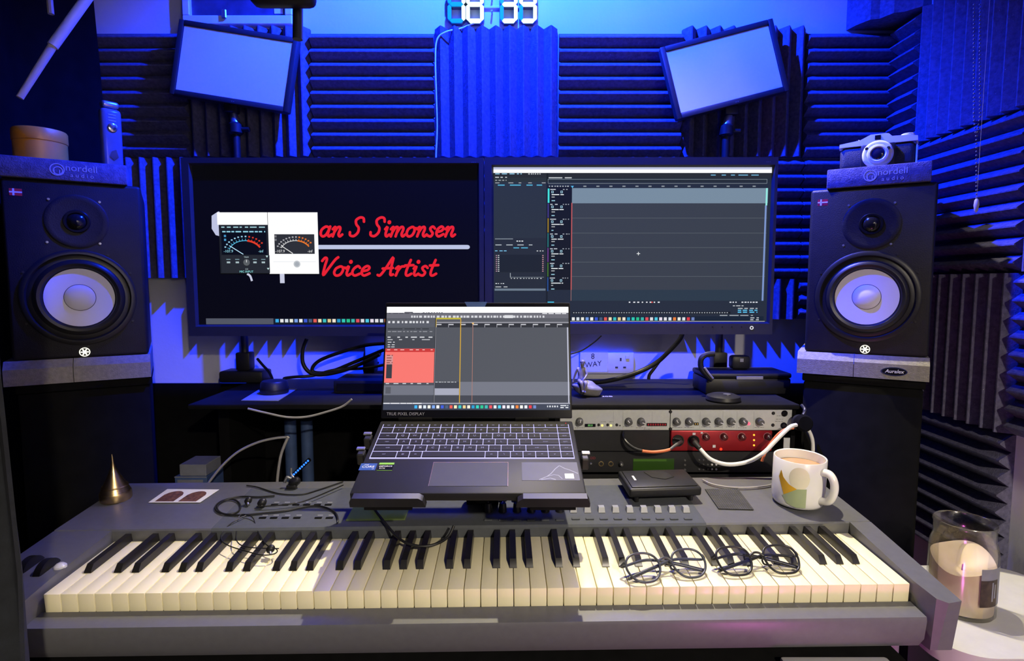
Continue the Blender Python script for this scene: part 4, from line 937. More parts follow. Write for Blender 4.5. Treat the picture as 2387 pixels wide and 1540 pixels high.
# black synth module
t = thing('sound_module', 'black rack sound module with dim green display at the bottom of the rack', 'rack unit', (cx, RY_, ZS[3]+.0006)); o = Vector(t.location)
MB().rbox(X0-cx, X1-cx, -.001, .003, 0, .0438, .0006, 1).build('face_plate', mat('module_black', (.018, .018, .020), .35, noise=.1), t)
MB().box(X0-cx+.016, X1-cx-.016, .0032, .16, .002, .042).build('chassis', m_blackm, t)
for u in (1401, 1423.6):
    p_ = fz(u, 1080)-o
    MB().lathe([(.0055, 0), (.0055, .0012), (.0038, .0012), (.0036, .0002)], 24, None, T(p_.x, -.0011, p_.z) @ RX(90), False, False).build('jack_socket', m_brass, t)
kn(t, 1447, 1079, .0042, -30, m_knobg, .010, o); led(1377, 1080, .0028, m_steel, t, o, 'rack_screw', .002)
d_ = plate(1475, 1068, 1571, 1098, mat('lcd_green', (.012, .03, .004), .3, noise=.05, emit=(.03, .09, .005), estr=.22), 'display', .0010, t, o)
a_, b_ = fz(1476, 1074)-o, fz(1553, 1069)-o; MB().box(a_.x, b_.x, -.0023, -.0021, a_.z, b_.z).build('display_band', glow(80, 115, 40, .5), d_)
for j in range(3):
    for k in range(5): led(1629+k*10, 1071+j*11, .0022, m_whitecable if (k > 2 and j) else m_knobg, t, o, 'push_button', .002)
for k in range(3): led(1596, 1072+k*11, .0026, m_knobg, t, o, 'push_button', .002)
lettering('DD', .0075, mat('logo_red', (.28, .02, .03), .5, noise=0), t, T(fz(1382, 1067).x-o.x, -.0012, fz(1382, 1067).z-o.z) @ FACE, extrude=.00005)
# blank panel beside the red unit
a = fz(1560, 1030)
t = thing('blank_panel', 'plain black blanking panel left of the red audio interface', 'rack panel', ((X0+a.x)/2, RY_, ZS[2]+.0008)); w = a.x-X0
MB().rbox(-w/2, w/2, -.001, .003, 0, .0438, .0006, 1).build('plate', m_black, t)
for x in (-w/2+.008,):
    for z in (.007, .037): MB().lathe([(.0035, 0), (.003, .0015), (.0005, .0018)], 12, None, T(x, -.0011, z) @ RX(90)).build('rack_screw', m_steel, t)
t = thing('lower_blank_panel', 'black blanking panel at the foot of the rack behind the keyboard', 'rack panel', (cx, RY_, DZ+.008))
MB().rbox(X0-cx, X1-cx, -.001, .003, 0, .124, .0006, 1).build('plate', m_black, t)

def cable(name, label, pts, r, m, sub=8, cat='cable', n=8):
    return tag(MB().tube(pts, r, n, sub).build(name, m, None, 60), label, cat)
# cables at the rack
t = thing('white_audio_cable', 'thick white cable looping from the red audio interface', 'cable', at(1632, 1045, 1.13)); o = Vector(t.location)
MB().tube([at(1616, 1027, RY_-.003)-o, at(1622, 1035, 1.150)-o, at(1632, 1046, 1.128)-o], lambda s_: .0082-.0035*s_, 14, 4).build('plug', m_black, t)
W_ = [(1632, 1046), (1655, 1069), (1685, 1080.5), (1715, 1081.5), (1751, 1073), (1781, 1054), (1807, 1028), (1827, 1008), (1845, 993), (1865, 989)]
MB().tube([at(u, v, y)-o for (u, v), y in zip(W_, (1.128, 1.115, 1.11, 1.11, 1.11, 1.11, 1.115, 1.12, 1.13, 1.145))], .0040, 12, 8).build('cord', m_whitecable, t)
MB().tube([at(u, v, 1.15)-o for u, v in ((1866, 989), (1876, 994), (1886, 1004), (1893, 1022), (1895, 1040), (1894, 1060), (1890, 1100))], .0036, 10, 6).build('cord', m_whitecable, t)
t = thing('orange_patch_cable', 'short orange patch lead plugged into the left socket of the red interface', 'cable', at(1561, 1047, 1.135)); o = Vector(t.location)
MB().tube([at(1588, 1029, RY_-.004)-o, at(1575, 1037, 1.150)-o, at(1562, 1047, 1.135)-o], lambda s_: .0036-.0008*s_, 12, 4).build('plug', m_steel, t)
MB().tube([at(u, v, 1.135)-o for u, v in ((1562, 1047), (1545, 1051), (1520, 1053), (1497, 1050.5))], .0030, 10, 6).build('cord', m_orange, t)
MB().tube([at(1496, 1050, 1.135)-o, at(1478, 1044, 1.14)-o, at(1462, 1032, 1.15)-o, at(1453, 1016, 1.165)-o, at(1454, 1005, 1.172)-o], .0030, 10, 6).build('cord', m_black, t)
cable('orange_cable', 'orange lead rising beside the thick white cable', [at(u, v, 1.135) for u, v in ((1776, 1075), (1785, 1052), (1799, 1030), (1815, 1011), (1832, 1000), (1850, 997))], .0028, m_orange)
# headphones hanging at the rack's right end
t = thing('black_headphone', 'black round headphone cup hanging right of the silver unit', 'headphones', at(1868, 985, 1.150)); o = Vector(t.location)
t.scale = (.72, .72, .72)
MB().lathe([(.020, 0), (.024, .006), (.024, .018), (.019, .024), (.004, .024)], 28, None, T(0, 0, 0) @ RX(80)).build('ear_cup', m_blackm, t)
MB().lathe([(.012, 0), (.021, -.004), (.023, -.012), (.018, -.018)], 28, None, T(0, 0, 0) @ RX(80)).build('ear_pad', m_rubber, t)
MB().tube([(.004, -.0, .022), (.014, .01, .034), (.014, .03, .044)], .005, 8, 4).build('yoke', m_black, t)
# ------------------------------------------------------------------ on the shelf under the monitors
def thin_glass(name, tint=(.95, .96, .97), refl=.07, rough=.04):
    m = bpy.data.materials.new(name); m.use_nodes = True; nt = m.node_tree; nt.nodes.clear()
    out = nt.nodes.new('ShaderNodeOutputMaterial'); mx = nt.nodes.new('ShaderNodeMixShader'); tr = nt.nodes.new('ShaderNodeBsdfTransparent'); gl = nt.nodes.new('ShaderNodeBsdfGlossy'); lw = nt.nodes.new('ShaderNodeLayerWeight')
    tr.inputs['Color'].default_value = (*tint, 1); gl.inputs['Roughness'].default_value = rough; lw.inputs['Blend'].default_value = .25
    ma = nt.nodes.new('ShaderNodeMath'); ma.operation = 'MULTIPLY_ADD'; ma.inputs[1].default_value = .35; ma.inputs[2].default_value = refl
    nt.links.new(lw.outputs['Fresnel'], ma.inputs[0]); nt.links.new(ma.outputs[0], mx.inputs['Fac']); nt.links.new(tr.outputs[0], mx.inputs[1]); nt.links.new(gl.outputs[0], mx.inputs[2]); nt.links.new(mx.outputs[0], out.inputs['Surface'])
    return m
m_lensg = thin_glass('spectacle_glass', (.98, .985, .99), .03); m_jar = thin_glass('jar_glass', (.93, .93, .91), .05, .16)
# small seated stone figure
b0 = atz(1366, 922, RT); t = thing('seated_figurine', 'small grey stone figurine of a seated figure beside the laptop screen', 'figurine', (b0.x, b0.y, RT+.0004))
rk = MB(); bm = bmesh.new(); bmesh.ops.create_icosphere(bm, subdivisions=3, radius=1)
for v in bm.verts:
    n = .10*math.sin(v.co.x*5+1)*math.cos(v.co.y*4)+.06*math.sin(v.co.z*7)
    v.co = Vector((v.co.x*.033*(1+n)+(.004), v.co.y*.022*(1+n), max(-.0155, v.co.z*.017*(1+n)-v.co.x*.005)+.0156))
bm.verts.index_update(); rk.add([v.co[:] for v in bm.verts], [[q.index for q in f.verts] for f in bm.faces]); bm.free()
rk.build('rock', m_stone, t, 180)
J = {'pel': (-.011, -.004, .034, .0085), 'wai': (-.0115, -.002, .044, .0065), 'che': (-.011, -.002, .055, .0078), 'nec': (-.010, -.003, .0645, .0030), 'hea': (-.009, -.005, .0715, .0056), 'top': (-.0085, -.0045, .0775, .0045),
     'shl': (-.0195, -.002, .0605, .0034), 'ell': (-.0245, .001, .047, .0026), 'hal': (-.0285, .002, .034, .0022), 'fil': (-.0300, .000, .0295, .0014),
     'shr': (-.0030, -.003, .0605, .0034), 'elr': (.0005, -.008, .048, .0026), 'har': (-.0060, -.0175, .0405, .0022), 'fir': (-.0095, -.0195, .0385, .0014),
     'hil': (-.0155, -.009, .033, .0058), 'knl': (-.0135, -.026, .0335, .0045), 'anl': (-.0110, -.0255, .0155, .0028), 'fol': (-.0105, -.031, .0130, .0022),
     'hir': (-.0065, -.009, .033, .0058), 'knr': (-.0035, -.026, .0330, .0045), 'anr': (-.0060, -.0255, .0140, .0028), 'for': (-.0055, -.031, .0118, .0022)}
E_ = [('pel', 'wai'), ('wai', 'che'), ('che', 'nec'), ('nec', 'hea'), ('hea', 'top'), ('che', 'shl'), ('shl', 'ell'), ('ell', 'hal'), ('hal', 'fil'), ('che', 'shr'), ('shr', 'elr'), ('elr', 'har'), ('har', 'fir'), ('pel', 'hil'), ('hil', 'knl'), ('knl', 'anl'), ('anl', 'fol'), ('pel', 'hir'), ('hir', 'knr'), ('knr', 'anr'), ('anr', 'for')]
ks = list(J); me = bpy.data.meshes.new('figure'); me.from_pydata([[c*20 for c in J[k][:3]] for k in ks], [(ks.index(a), ks.index(b)) for a, b in E_], [])
me.materials.append(mat('statue_skin', (.22, .20, .185), .4, noise=.2, nscale=3)); fo = link('figure', me, t); fo.scale = (.05, .05, .05)
sk = fo.modifiers.new('skin', 'SKIN'); sk.use_smooth_shade = True
for k, sv in zip(ks, me.skin_vertices[0].data): sv.radius = (J[k][3]*20, J[k][3]*20); sv.use_root = k == 'pel'
sd = fo.modifiers.new('sub', 'SUBSURF'); sd.levels = 2; sd.render_levels = 2
MB().add(*(lambda r: ([((-.0085+.0064*math.cos(a)*math.cos(b)), -.0030+.0066*math.sin(a)*math.cos(b), .0755+.0055*math.sin(b)) for b in (R(-20), R(10), R(40), R(65), R(88)) for a in [2*math.pi*k/14 for k in range(14)]], [(j*14+k, j*14+(k+1) % 14, (j+1)*14+(k+1) % 14, (j+1)*14+k) for j in range(4) for k in range(14)]+[list(range(56, 70))]))(0)).build('hair', mat('statue_dark', (.16, .15, .14), .5, noise=.2), t, 180)
# power sockets on the wall
def socket(u0, v0, u1, v1, label, note):
    a, b = at(u0, v1, WY-.008), at(u1, v0, WY-.008)
    t = thing('wall_socket', label, 'wall socket', ((a.x+b.x)/2, WY-.0004, a.z)); w, h = b.x-a.x, b.z-a.z
    MB().rbox(-w/2, w/2, -.009, 0, 0, h, .003, 2).build('plate', m_white, t)
    for c in ((w/4,) if note else (-w/4, w/4)):
        for dx, dz, sx, sz in ((0, .010, .0022, .0042), (-.0105, -.011, .0036, .0020), (.0105, -.011, .0036, .0020)):
            MB().box(c+dx-sx, c+dx+sx, -.0096, -.0091, h/2+dz-sz, h/2+dz+sz).build('pin_hole', m_dtext, t)
        MB().rbox(c+.012, c+.022, -.0115, -.0091, h*.70, h*.86, .0008, 1).build('switch', m_white, t)
    return t, w, h
ts, w, h = socket(1353, 821, 1478, 871, 'white double wall socket under the right monitor', 1)
t = thing('paper_note', 'handwritten white note stuck on the double wall socket', 'note', at(1384, 870, WY-.0112)); 
MB().box(-.036, .036, -.0006, .0004, .004, .060).build('sheet', m_paper, t)
lettering('8', .020, m_dtext, t, T(-.003, -.0009, .045) @ FACE, extrude=.0001); lettering('WAY', .019, m_dtext, t, T(-.002, -.0009, .024) @ RY(-8) @ FACE, extrude=.0001, shear=.1)
socket(852, 803, 930, 866, 'white wall socket half hidden behind the laptop screen', 0)
t = thing('plug_adapter', 'black plug in the wall socket left of the laptop screen', 'plug', at(866, 866, WY-.02))
MB().rbox(-.016, .016, -.030, .009, 0, .040, .006, 2).build('plug_body', m_black, t)
# black box, adapter, clamp items at the right
a, b = at(1640, 921, 1.27), at(1868, 921, 1.27)
t = thing('black_case', 'flat black box lying on the right end of the shelf', 'box', ((a.x+b.x)/2-.008, 1.33, RT+.0005))
MB().rbox(-.098, .094, -.060, .035, 0, .036, .004, 2).build('lower_shell', m_black, t); MB().rbox(-.099, .095, -.061, .036, .0363, .048, .004, 2).build('lid', m_black, t)
MB().rbox(-.03, .03, -.0625, -.0612, .034, .041, .0006, 1).build('latch', m_steel, t)
q = at(1725, 853, 1.33)
t = thing('power_adapter', 'small black power adapter with pale mark on the flat black box', 'adapter', (q.x, 1.335, RT+.0491))
MB().rbox(-.022, .022, -.014, .014, 0, .032, .007, 2).build('adapter_body', m_black, t); MB().box(-.004, .004, -.0146, -.0141, .018, .026).build('pale_mark', m_text, t)
q = at(1680, 918, 1.22)
t = thing('round_puck', 'round black puck on the shelf before the flat black box', 'puck', (q.x, 1.205, RT+.0004))
MB().lathe([(.034, 0), (.036, .003), (.034, .010), (.024, .014), (.001, .015)], 36).build('puck_body', m_black, t); MB().lathe([(.008, 0), (.008, .0012), (.001, .0015)], 16, None, T(.004, -.01, .0146)).build('button', m_steel, t)
t = thing('cable_loom', 'curved black strap with a modelled highlight on its inner edge leaning on the flat black box', 'strap', at(1640, 850, 1.255)); o = Vector(t.location)
MB().tube([at(u, v, 1.258)-o for u, v in ((1665, 824), (1645, 827), (1634, 838), (1635, 858), (1648, 874), (1660, 885))], .0062, 10, 6).build('strap', m_black, t)
MB().tube([at(u, v, 1.250)-o for u, v in ((1642, 856), (1652, 870), (1662, 882))], .0025, 8, 5).build('highlight_edge', m_greycable, t)  # pale tube stands in for a highlight along the strap
# cables behind and under the monitors
B = lambda name, label, pts, Y, r, m=m_black, sub=8: cable(name, label, [at(u, v, (Y if not isinstance(Y, (list, tuple)) else Y[i])) for i, (u, v) in enumerate(pts)], r, m, sub)
B('power_cable', 'thick black cable dropping behind the right monitor to the shelf', [(1592, 770), (1585, 790), (1560, 818), (1530, 845), (1490, 866), (1440, 882), (1395, 890), (1360, 888)], [1.40, 1.40, 1.41, 1.42, 1.42, 1.40, 1.38, 1.36], .0058)
B('power_cable', 'short black cable end forking down from the thick black cable', [(1538, 840), (1525, 858), (1514, 873), (1512, 884)], 1.43, .0042)
B('thin_cable', 'thin black cable slanting behind the laptop screen top right', [(1402, 782), (1384, 798), (1355, 817), (1325, 826)], 1.42, .0018)
B('monitor_cable', 'black cable hanging in a loop under the left monitor', [(715, 790), (706, 815), (706, 845), (720, 866), (745, 873), (790, 866), (840, 848), (885, 826)], 1.40, .0048)
B('monitor_cable', 'black cable looping up towards the laptop under the left monitor', [(900, 800), (850, 805), (790, 822), (745, 840), (728, 858), (735, 868), (770, 866), (830, 842), (895, 815)], 1.42, .0045)
B('signal_cable', 'black cable running low along the wall to the pale card', [(665, 884), (664, 881), (690, 878), (730, 875), (780, 862), (850, 858), (895, 850)], [1.345, 1.35, 1.38, 1.40, 1.41, 1.43, 1.44], .0036)
B('signal_cable', 'black cable arching down to the puck on the pale card', [(600, 836), (612, 850), (628, 868), (636, 888), (634, 896)], [1.42, 1.41, 1.39, 1.36, 1.345], .0034)
# pale card with black puck on the left part of the shelf
c4 = [atz(u, v, RT+.0012) for u, v in ((562, 933), (648, 934), (692, 906), (610, 904))]
t = thing('pale_card', 'pale card lying on the left part of the shelf', 'card', (c4[0].x, c4[0].y, RT+.0004)); o = Vector(t.location)
MB().add([(p.x-o.x, p.y-o.y, z) for z in (0, .0012) for p in c4], [(0, 1, 2, 3)[::-1], (4, 5, 6, 7)]+[(i, (i+1) % 4, 4+(i+1) % 4, 4+i) for i in range(4)]).build('card_sheet', mat('card_paper', (.17, .19, .20), .8, noise=.05), t)
q = atz(640, 915, RT+.002)
t = thing('desk_hub', 'black puck with cables standing on the pale card', 'hub', (q.x, q.y, RT+.0018))
MB().lathe([(.030, 0), (.031, .004), (.029, .024), (.026, .028), (.001, .029)], 36).build('hub_body', m_black, t); MB().lathe([(.0312, .008), (.0316, .010), (.0312, .012)], 36, None, None, False, False).build('rim_line', m_rubber, t)
t = thing('equipment_box', 'black equipment box on the shelf left of the laptop screen', 'box', (at(850, 900, 1.33).x, 1.33, RT+.0005))
MB().rbox(-.058, .075, -.05, .05, 0, .030, .003, 2).build('box_body', m_black, t); MB().rbox(-.05, .067, -.0515, -.0502, .006, .024, .0006, 1).build('front_panel', m_blacks, t)

# under the shelf, left of the laptop
q = at(450, 1100, 1.19)
t = thing('blue_carton', 'small blue and white carton standing behind the keyboard', 'carton', (q.x, 1.215, DZ+.0005))
m_cb = mat('carton_blue', (.05, .09, .22), .6, noise=.15); m_cw = mat('carton_pale', (.17, .18, .21), .6, noise=.1)
MB().rbox(-.034, .034, -.035, .035, 0, .125, .001, 1).build('carton_body', m_cb, t)
MB().box(-.028, .026, -.0355, -.0351, .098, .118).build('printed_band', m_cw, t); MB().rbox(-.024, .032, -.033, .030, .1252, .150, .001, 1).build('folded_flap', m_cw, t); MB().box(-.034, .034, -.0356, -.0351, .1225, .1250).build('white_edge', m_cw, t)
W2 = lambda name, label, pts, r, m, Y=1.155: cable(name, label, [at(u, v, Y) for u, v in pts], r, m)
m_wc2 = mat('dimmed_white_cable', (.34, .33, .32), .5, noise=.08)  # white cable colour darkened for the dim left side
W2('white_cable', 'white cable arching up behind the blue carton', [(478, 1140), (490, 1120), (520, 1083), (556, 1052), (600, 1031), (640, 1021), (672, 1018)], .0026, m_wc2)
W2('white_cable', 'white cable hanging straight down beside the blue light strip', [(672, 1018), (664, 1035), (655, 1060), (649, 1095), (645, 1135)], .0030, m_wc2, 1.15)
W2('grey_cable', 'slack pale cable drooping below the shelf edge', [(578, 952), (620, 962), (670, 972), (715, 971), (760, 960), (798, 947), (820, 930)], .0022, m_wc2, 1.160)
t = thing('blue_light_strip', 'short strip of glowing blue lights behind the keyboard', 'light strip', at(678, 1112, 1.16)); o = Vector(t.location)
a, b = at(680, 1110, 1.16)-o, at(722, 1070, 1.16)-o
MB().cyl(a, b, .0042, None, 8).build('strip_body', m_black, t)
for k in range(9):
    p_ = a.lerp(b, (k+.5)/9); MB().lathe([(.0022, 0), (.0018, .001), (.0003, .0014)], 8, None, T(p_.x, p_.y-.0043, p_.z) @ RX(90)).build('light', glow(40, 110, 255, 2.5), t)
t = thing('lit_wall_tubes', 'two blue tubes standing in for the blue-lit wall under the shelf board', 'tubes', (at(700, 1000, 1.36).x, 1.37, DZ+.0005))
for x in (-.028, .012): MB().cyl((x, 0, 0), (x, 0, .20), .014, None, 18).build('tube', m_cb, t)  # blue colour stands in for blue light on the wall behind

# ------------------------------------------------------------------ things on the keyboard
def deck_at(u, v, dz=0):
    """photo pixel -> world point on the keyboard's sloping deck"""
    p_ = kb(u, v, .0205); p_ = kb(u, v, zdeck(p_.y)+dz); return KM @ p_
KR = KB.rotation_euler
# brass cone
q = deck_at(257, 1168)
t = thing('brass_cone', 'brass cone ornament with needle tip at the keyboard left end', 'ornament', (q.x+.004, q.y+.010, q.z+.0006), (R(3), 0, 0))
MB().lathe([(.0245, 0), (.0255, .002), (.0255, .014), (.0240, .017)], 36).build('cone_base', m_brass, t)
MB().lathe([(.0238, .0172), (.0200, .026), (.0140, .038), (.0085, .050), (.0045, .060), (.0025, .070), (.0018, .080), (.0005, .086)], 36).build('cone_top', m_brass, t)
MB().lathe([(.021, .0245), (.0217, .0255), (.0205, .0275)], 36, None, None, False, False).build('ring', m_brass, t)
# photo print
def flat(name, label, cat, px4, m, th=.0006, part='sheet', lift=.0006):
    P4 = [deck_at(u, v, lift) for u, v in px4]; o = P4[0].copy()
    t = thing(name, label, cat, o); up = (KM.to_3x3() @ Vector((0, 0, 1)))*th
    MB().add([p_-o for p_ in P4]+[p_-o+up for p_ in P4], [(3, 2, 1, 0), (4, 5, 6, 7)]+[(i, (i+1) % 4, 4+(i+1) % 4, 4+i) for i in range(4)]).build(part, m, t)
    f = lambda a, b, z: (P4[0]*(1-a)*(1-b)+P4[1]*a*(1-b)+P4[2]*a*b+P4[3]*(1-a)*b)-o+up*(1+z)
    return t, f
t, f = flat('photo_print', 'white card with two small brown photographs on the keyboard', 'photo', [(346, 1171), (466, 1171), (511, 1141), (390, 1140)], m_white)
m_ph = mat('photo_brown', (.14, .06, .025), .5, noise=.6, nscale=180)
for a0, a1 in ((.10, .46), (.55, .90)):
    n = 10; pts = [f(a0, .06, .3), f(a1, .06, .3)]+[f(a1+(a0-a1)*k/n, .55+.30*math.sin(math.pi*k/n)**.6, .3) for k in range(n+1)]
    MB().add(pts, [list(range(len(pts)))]).build('photograph', m_ph, t, 0)
# textile swatch
m_sw = mat('swatch_cloth', (.10, .10, .105), .8, noise=.7, nscale=420, bump=1, bscale=600)
t, f = flat('mesh_swatch', 'small dark woven swatch lying between the drive and the mug', 'swatch', [(1675, 1186), (1757, 1188), (1719, 1138), (1643, 1140)], mat('swatch_base', (.015, .015, .017), .8, noise=.2))
th_ = MB()
for k in range(22):
    a = (k+.5)/22; p0, p1 = f(0, a, .2), f(1, a+random.uniform(-.004, .004), .2)
    th_.cyl(p0, p1, .0008, None, 6)
for k in range(16):
    a = (k+.5)/16; th_.cyl(f(a, 0, .2), f(a, 1, .2), .0006, None, 6)
th_.build('woven_threads', mat('swatch_thread', (.075, .075, .08), .7, noise=.2), t)['kind'] = 'stuff'
# external drive
q = deck_at(1535, 1150)
t = thing('external_drive', 'black external disc drive lying above the keyboard faders', 'hard drive', (q.x, q.y, q.z+.0112), (KR.x+R(.6), KR.y, KR.z+R(3)))
MB().rbox(-.066, .066, -.040, .046, 0, .0165, .004, 3).build('drive_body', m_black, t)
MB().rbox(-.060, .060, -.034, .040, .0166, .0185, .0012, 2).build('top_cover', m_black, t)
MB().rbox(-.048, -.044, -.006, .014, .0186, .0190, .0001, 1).build('pale_mark', m_wtext, t)
pl = [(-.02, .03), (.02, .03), (.03, .004), (.01, -.006), (-.012, .004)]
MB().prism(pl, .0186, .0194, None).build('raised_swoosh', mat('drive_gloss', (.016, .016, .017), .25, noise=0), t)
for x in (-.05, .05):
    for y in (-.03, .035): MB().cyl((x, y, -.0004), (x, y, -.0108), .004, None, 10).build('rubber_foot', m_rubber, t)
cable('drive_cable', 'thin grey cable curving behind the swatch to the mug', [deck_at(u, v, .003) for u, v in ((1638, 1118), (1660, 1128), (1700, 1135), (1745, 1136), (1785, 1132), (1808, 1126))], .0017, m_greycable)
# mug
q = deck_at(1861, 1172)
t = thing('tea_mug', 'white mug of tea with yellow and green print on the keyboard', 'mug', (q.x, q.y+.004, q.z+.0020), (R(2.5), 0, 0))
m_mug = mat('mug_glaze', (.80, .79, .76), .2, noise=.02, coat=.3)
MR, MH = .0435, .084
MB().lathe([(.036, 0), (.040, .001), (MR-.001, .006), (MR, .014), (MR, MH-.001), (MR-.001, MH), (MR-.0028, MH-.001), (MR-.003, .010), (.030, .006), (.001, .0055)], 56, cap1=True).build('mug_body', m_mug, t, 50)
MB().lathe([(MR-.0033, MH-.0165), (.02, MH-.0162), (.0005, MH-.0162)], 48).build('tea', mat('milky_tea', (.48, .29, .15), .25, noise=.08, nscale=20), t)
ha = R(-62); hx, hy = math.cos(ha), math.sin(ha)
MB().tube([(hx*(MR-.002), hy*(MR-.002), .068), (hx*(MR+.012), hy*(MR+.012), .069), (hx*(MR+.021), hy*(MR+.021), .058), (hx*(MR+.022), hy*(MR+.022), .040), (hx*(MR+.014), hy*(MR+.014), .022), (hx*(MR-.002), hy*(MR-.002), .017)], .0066, 14, 8).build('handle', m_mug, t, 80)
def patch(a0, a1, lo, hi, m, lay):
    n = 18; vs = []; r = MR+.00025*lay
    for i in range(n+1):
        a = a0+(a1-a0)*i/n; ra = R(a)
        for z in (lo(i/n), hi(i/n)): vs.append((r*math.cos(ra), r*math.sin(ra), z))
    MB().add(vs, [(2*i, 2*i+2, 2*i+3, 2*i+1) for i in range(n)]).build('print_patch', m, t, 80)
F0 = 243
m_yel = mat('print_yellow', (.74, .42, .03), .25, noise=.03); m_grn = mat('print_green', (.36, .43, .24), .25, noise=.03); m_cre = mat('print_cream', (.80, .75, .58), .25, noise=.03)
def patchpoly(pts, m, lay):
    """outline in (degrees from the front, height), laid round the mug"""
    n = 22; a0, a1 = min(p[0] for p in pts), max(p[0] for p in pts); vs = []; r = MR+.00022*lay
    for i in range(n+1):
        a = a0+(a1-a0)*(i/n*.998+.001); zs = []
        for (xa, za), (xb, zb) in zip(pts, pts[1:]+pts[:1]):
            if (xa-a)*(xb-a) <= 0 and xa != xb: zs.append(za+(zb-za)*(a-xa)/(xb-xa))
        ra = R(F0+a)
        for z in (min(zs), max(zs)): vs.append((r*math.cos(ra), r*math.sin(ra), z))
    MB().add(vs, [(2*i, 2*i+2, 2*i+3, 2*i+1) for i in range(n)]).build('print_patch', m, t, 80)
patchpoly([(22*math.cos(R(k*15))+1, .057+.020*math.sin(R(k*15))) for k in range(24)], m_cre, 1)
patchpoly([(-40, .066), (-34, .054), (-20, .044), (-3, .038), (-30, .022), (-46, .052)], m_yel, 2)
patchpoly([(-34, .021), (-3, .038), (17, .040), (17, .006), (-4, .005), (-22, .009)], m_grn, 3)
# glasses
def spectacles(u0, v0, u1, v1, label, kind, lean, rz):
    """two lens centres in photo pixels"""
    zk = .0165; A, B_ = KM @ kb(u0, v0, zk), KM @ kb(u1, v1, zk); c = (A+B_)/2; dx = (B_-A).length
    t = thing('spectacles', label, 'glasses', c, (0, 0, math.atan2(B_.y-A.y, B_.x-A.x)+rz), 'the two pairs of glasses'); m_fr = mat('frame_black' if kind else 'frame_grey', (.016, .016, .018) if kind else (.05, .055, .065), .3, noise=.05)
    M = RX(-lean); rx, rz_ = .0255, .0215
    for s_ in (-1, 1):
        n = 28; pts = []
        for k in range(n):
            a = 2*math.pi*k/n; e = 2.0/(2.9 if kind else 2.4); x = math.copysign(abs(math.cos(a))**e, math.cos(a))*rx; z = math.copysign(abs(math.sin(a))**e, math.sin(a))*rz_
            if z < 0: x *= 1+.16*z/rz_
            pts.append(M @ Vector((s_*dx/2+x, 0, z)))
        rim = MB().tube(pts, .0017, 8, 2, True).build('rim', m_fr, t, 60)
        MB().add([p_ for p_ in pts]+[p_+M.to_3x3() @ Vector((0, .0012, 0)) for p_ in pts], [list(range(n)), list(range(n, 2*n))[::-1]]+[(i, (i+1) % n, n+(i+1) % n, n+i) for i in range(n)]).build('lens', m_lensg, t, 0)
        MB().tube([M @ Vector((s_*(dx/2-rx*.7*1), .001, -.008)), M @ Vector((s_*(dx/2-rx-.0005), .006, -.004)), M @ Vector((s_*(dx/2-rx-.001), .007, .003))], .0014, 6, 4).build('nose_pad', m_fr, t)
        # folded temple: hinge at the outer edge, lying across behind the lenses
        h0 = M @ Vector((s_*(dx/2+rx), 0, .010)); h1 = M @ Vector((s_*(dx/2+rx+.002), .010, .008)); y_ = .016 if s_ > 0 else .022
        tip = Vector((-s_*(dx/2+rx*.95), -.003 if kind else -.004, -.0125))
        MB().tube([h0, h1, Vector((s_*dx*.30, y_, -.001)), Vector((-s_*dx*.25, y_-.012, -.004)), tip], lambda q_: .0016+.0012*q_, 8, 8).build('temple', m_fr, t, 60)
    MB().tube([M @ Vector((-(dx/2-rx), 0, .006)), M @ Vector((-.004, -.001, .0105)), M @ Vector((.004, -.001, .0105)), M @ Vector((dx/2-rx, 0, .006))], .0017, 8, 4).build('bridge', m_fr, t, 60)
    return t
spectacles(1500, 1323, 1606, 1311, 'thin grey framed glasses lying left on the white piano keys', 0, 52, 0)
spectacles(1712, 1307, 1822, 1302, 'heavier black framed glasses lying right on the white piano keys', 1, 52, 0)
# earphones: tangled cable and buds
t = thing('earphones', 'tangled black wired earphones lying across the keyboard left half', 'earphones', deck_at(590, 1180, .001)); o = Vector(t.location)
def onk(u, v, dz=.002):
    p_ = kb(u, v, .0205)
    if p_.y < .150: p_ = kb(u, v, .0145); return (KM @ p_)-o
    return deck_at(u, v, dz)-o
C1 = [(640, 1155), (600, 1158), (560, 1157), (520, 1166), (502, 1180), (508, 1192), (530, 1198), (555, 1192), (560, 1176), (545, 1164), (520, 1168), (506, 1183), (520, 1197), (560, 1200), (610, 1196), (665, 1190), (715, 1180), (750, 1180), (780, 1193), (788, 1212), (780, 1230)]
C2 = [(575, 1200), (545, 1215), (520, 1238), (516, 1258), (535, 1272), (570, 1283), (610, 1293), (640, 1290), (645, 1280), (620, 1268), (600, 1235), (588, 1205), (560, 1200), (552, 1232), (553, 1262), (580, 1275), (650, 1278)]
C3 = [(800, 1122), (740, 1142), (700, 1152), (650, 1150), (600, 1135), (575, 1131)]
C4 = [(598, 1180), (640, 1178), (690, 1172), (730, 1160), (800, 1130)]
for nm, Cc, r, dz in (('cord', C1, .0016, .0022), ('cord', C2, .0009, .0040), ('cord', C3, .0012, .0016), ('cord', C4, .0011, .0060)):
    MB().tube([onk(u, v, dz) for u, v in Cc], r, 6, 6).build(nm, m_black, t, 60)
for u, v, s_ in ((578, 1167, 1), (610, 1172, 1.2), (630, 1280, 1)):
    p_ = onk(u, v, .007)
    b_ = MB().lathe([(.0025, -.006), (.0055, -.003), (.0062, .002), (.0045, .006), (.0015, .008)], 16, None, Matrix.Translation(p_) @ Matrix.Rotation(.7, 4, 'Y') @ Matrix.Scale(s_, 4)).build('earbud', m_black, t)
    MB().cyl(p_+Vector((.0, -.002, .0)), p_+Vector((.004, -.008, -.004)), .0026, .0022, 10).build('stem', m_steel if s_ == 1 else m_black, b_)
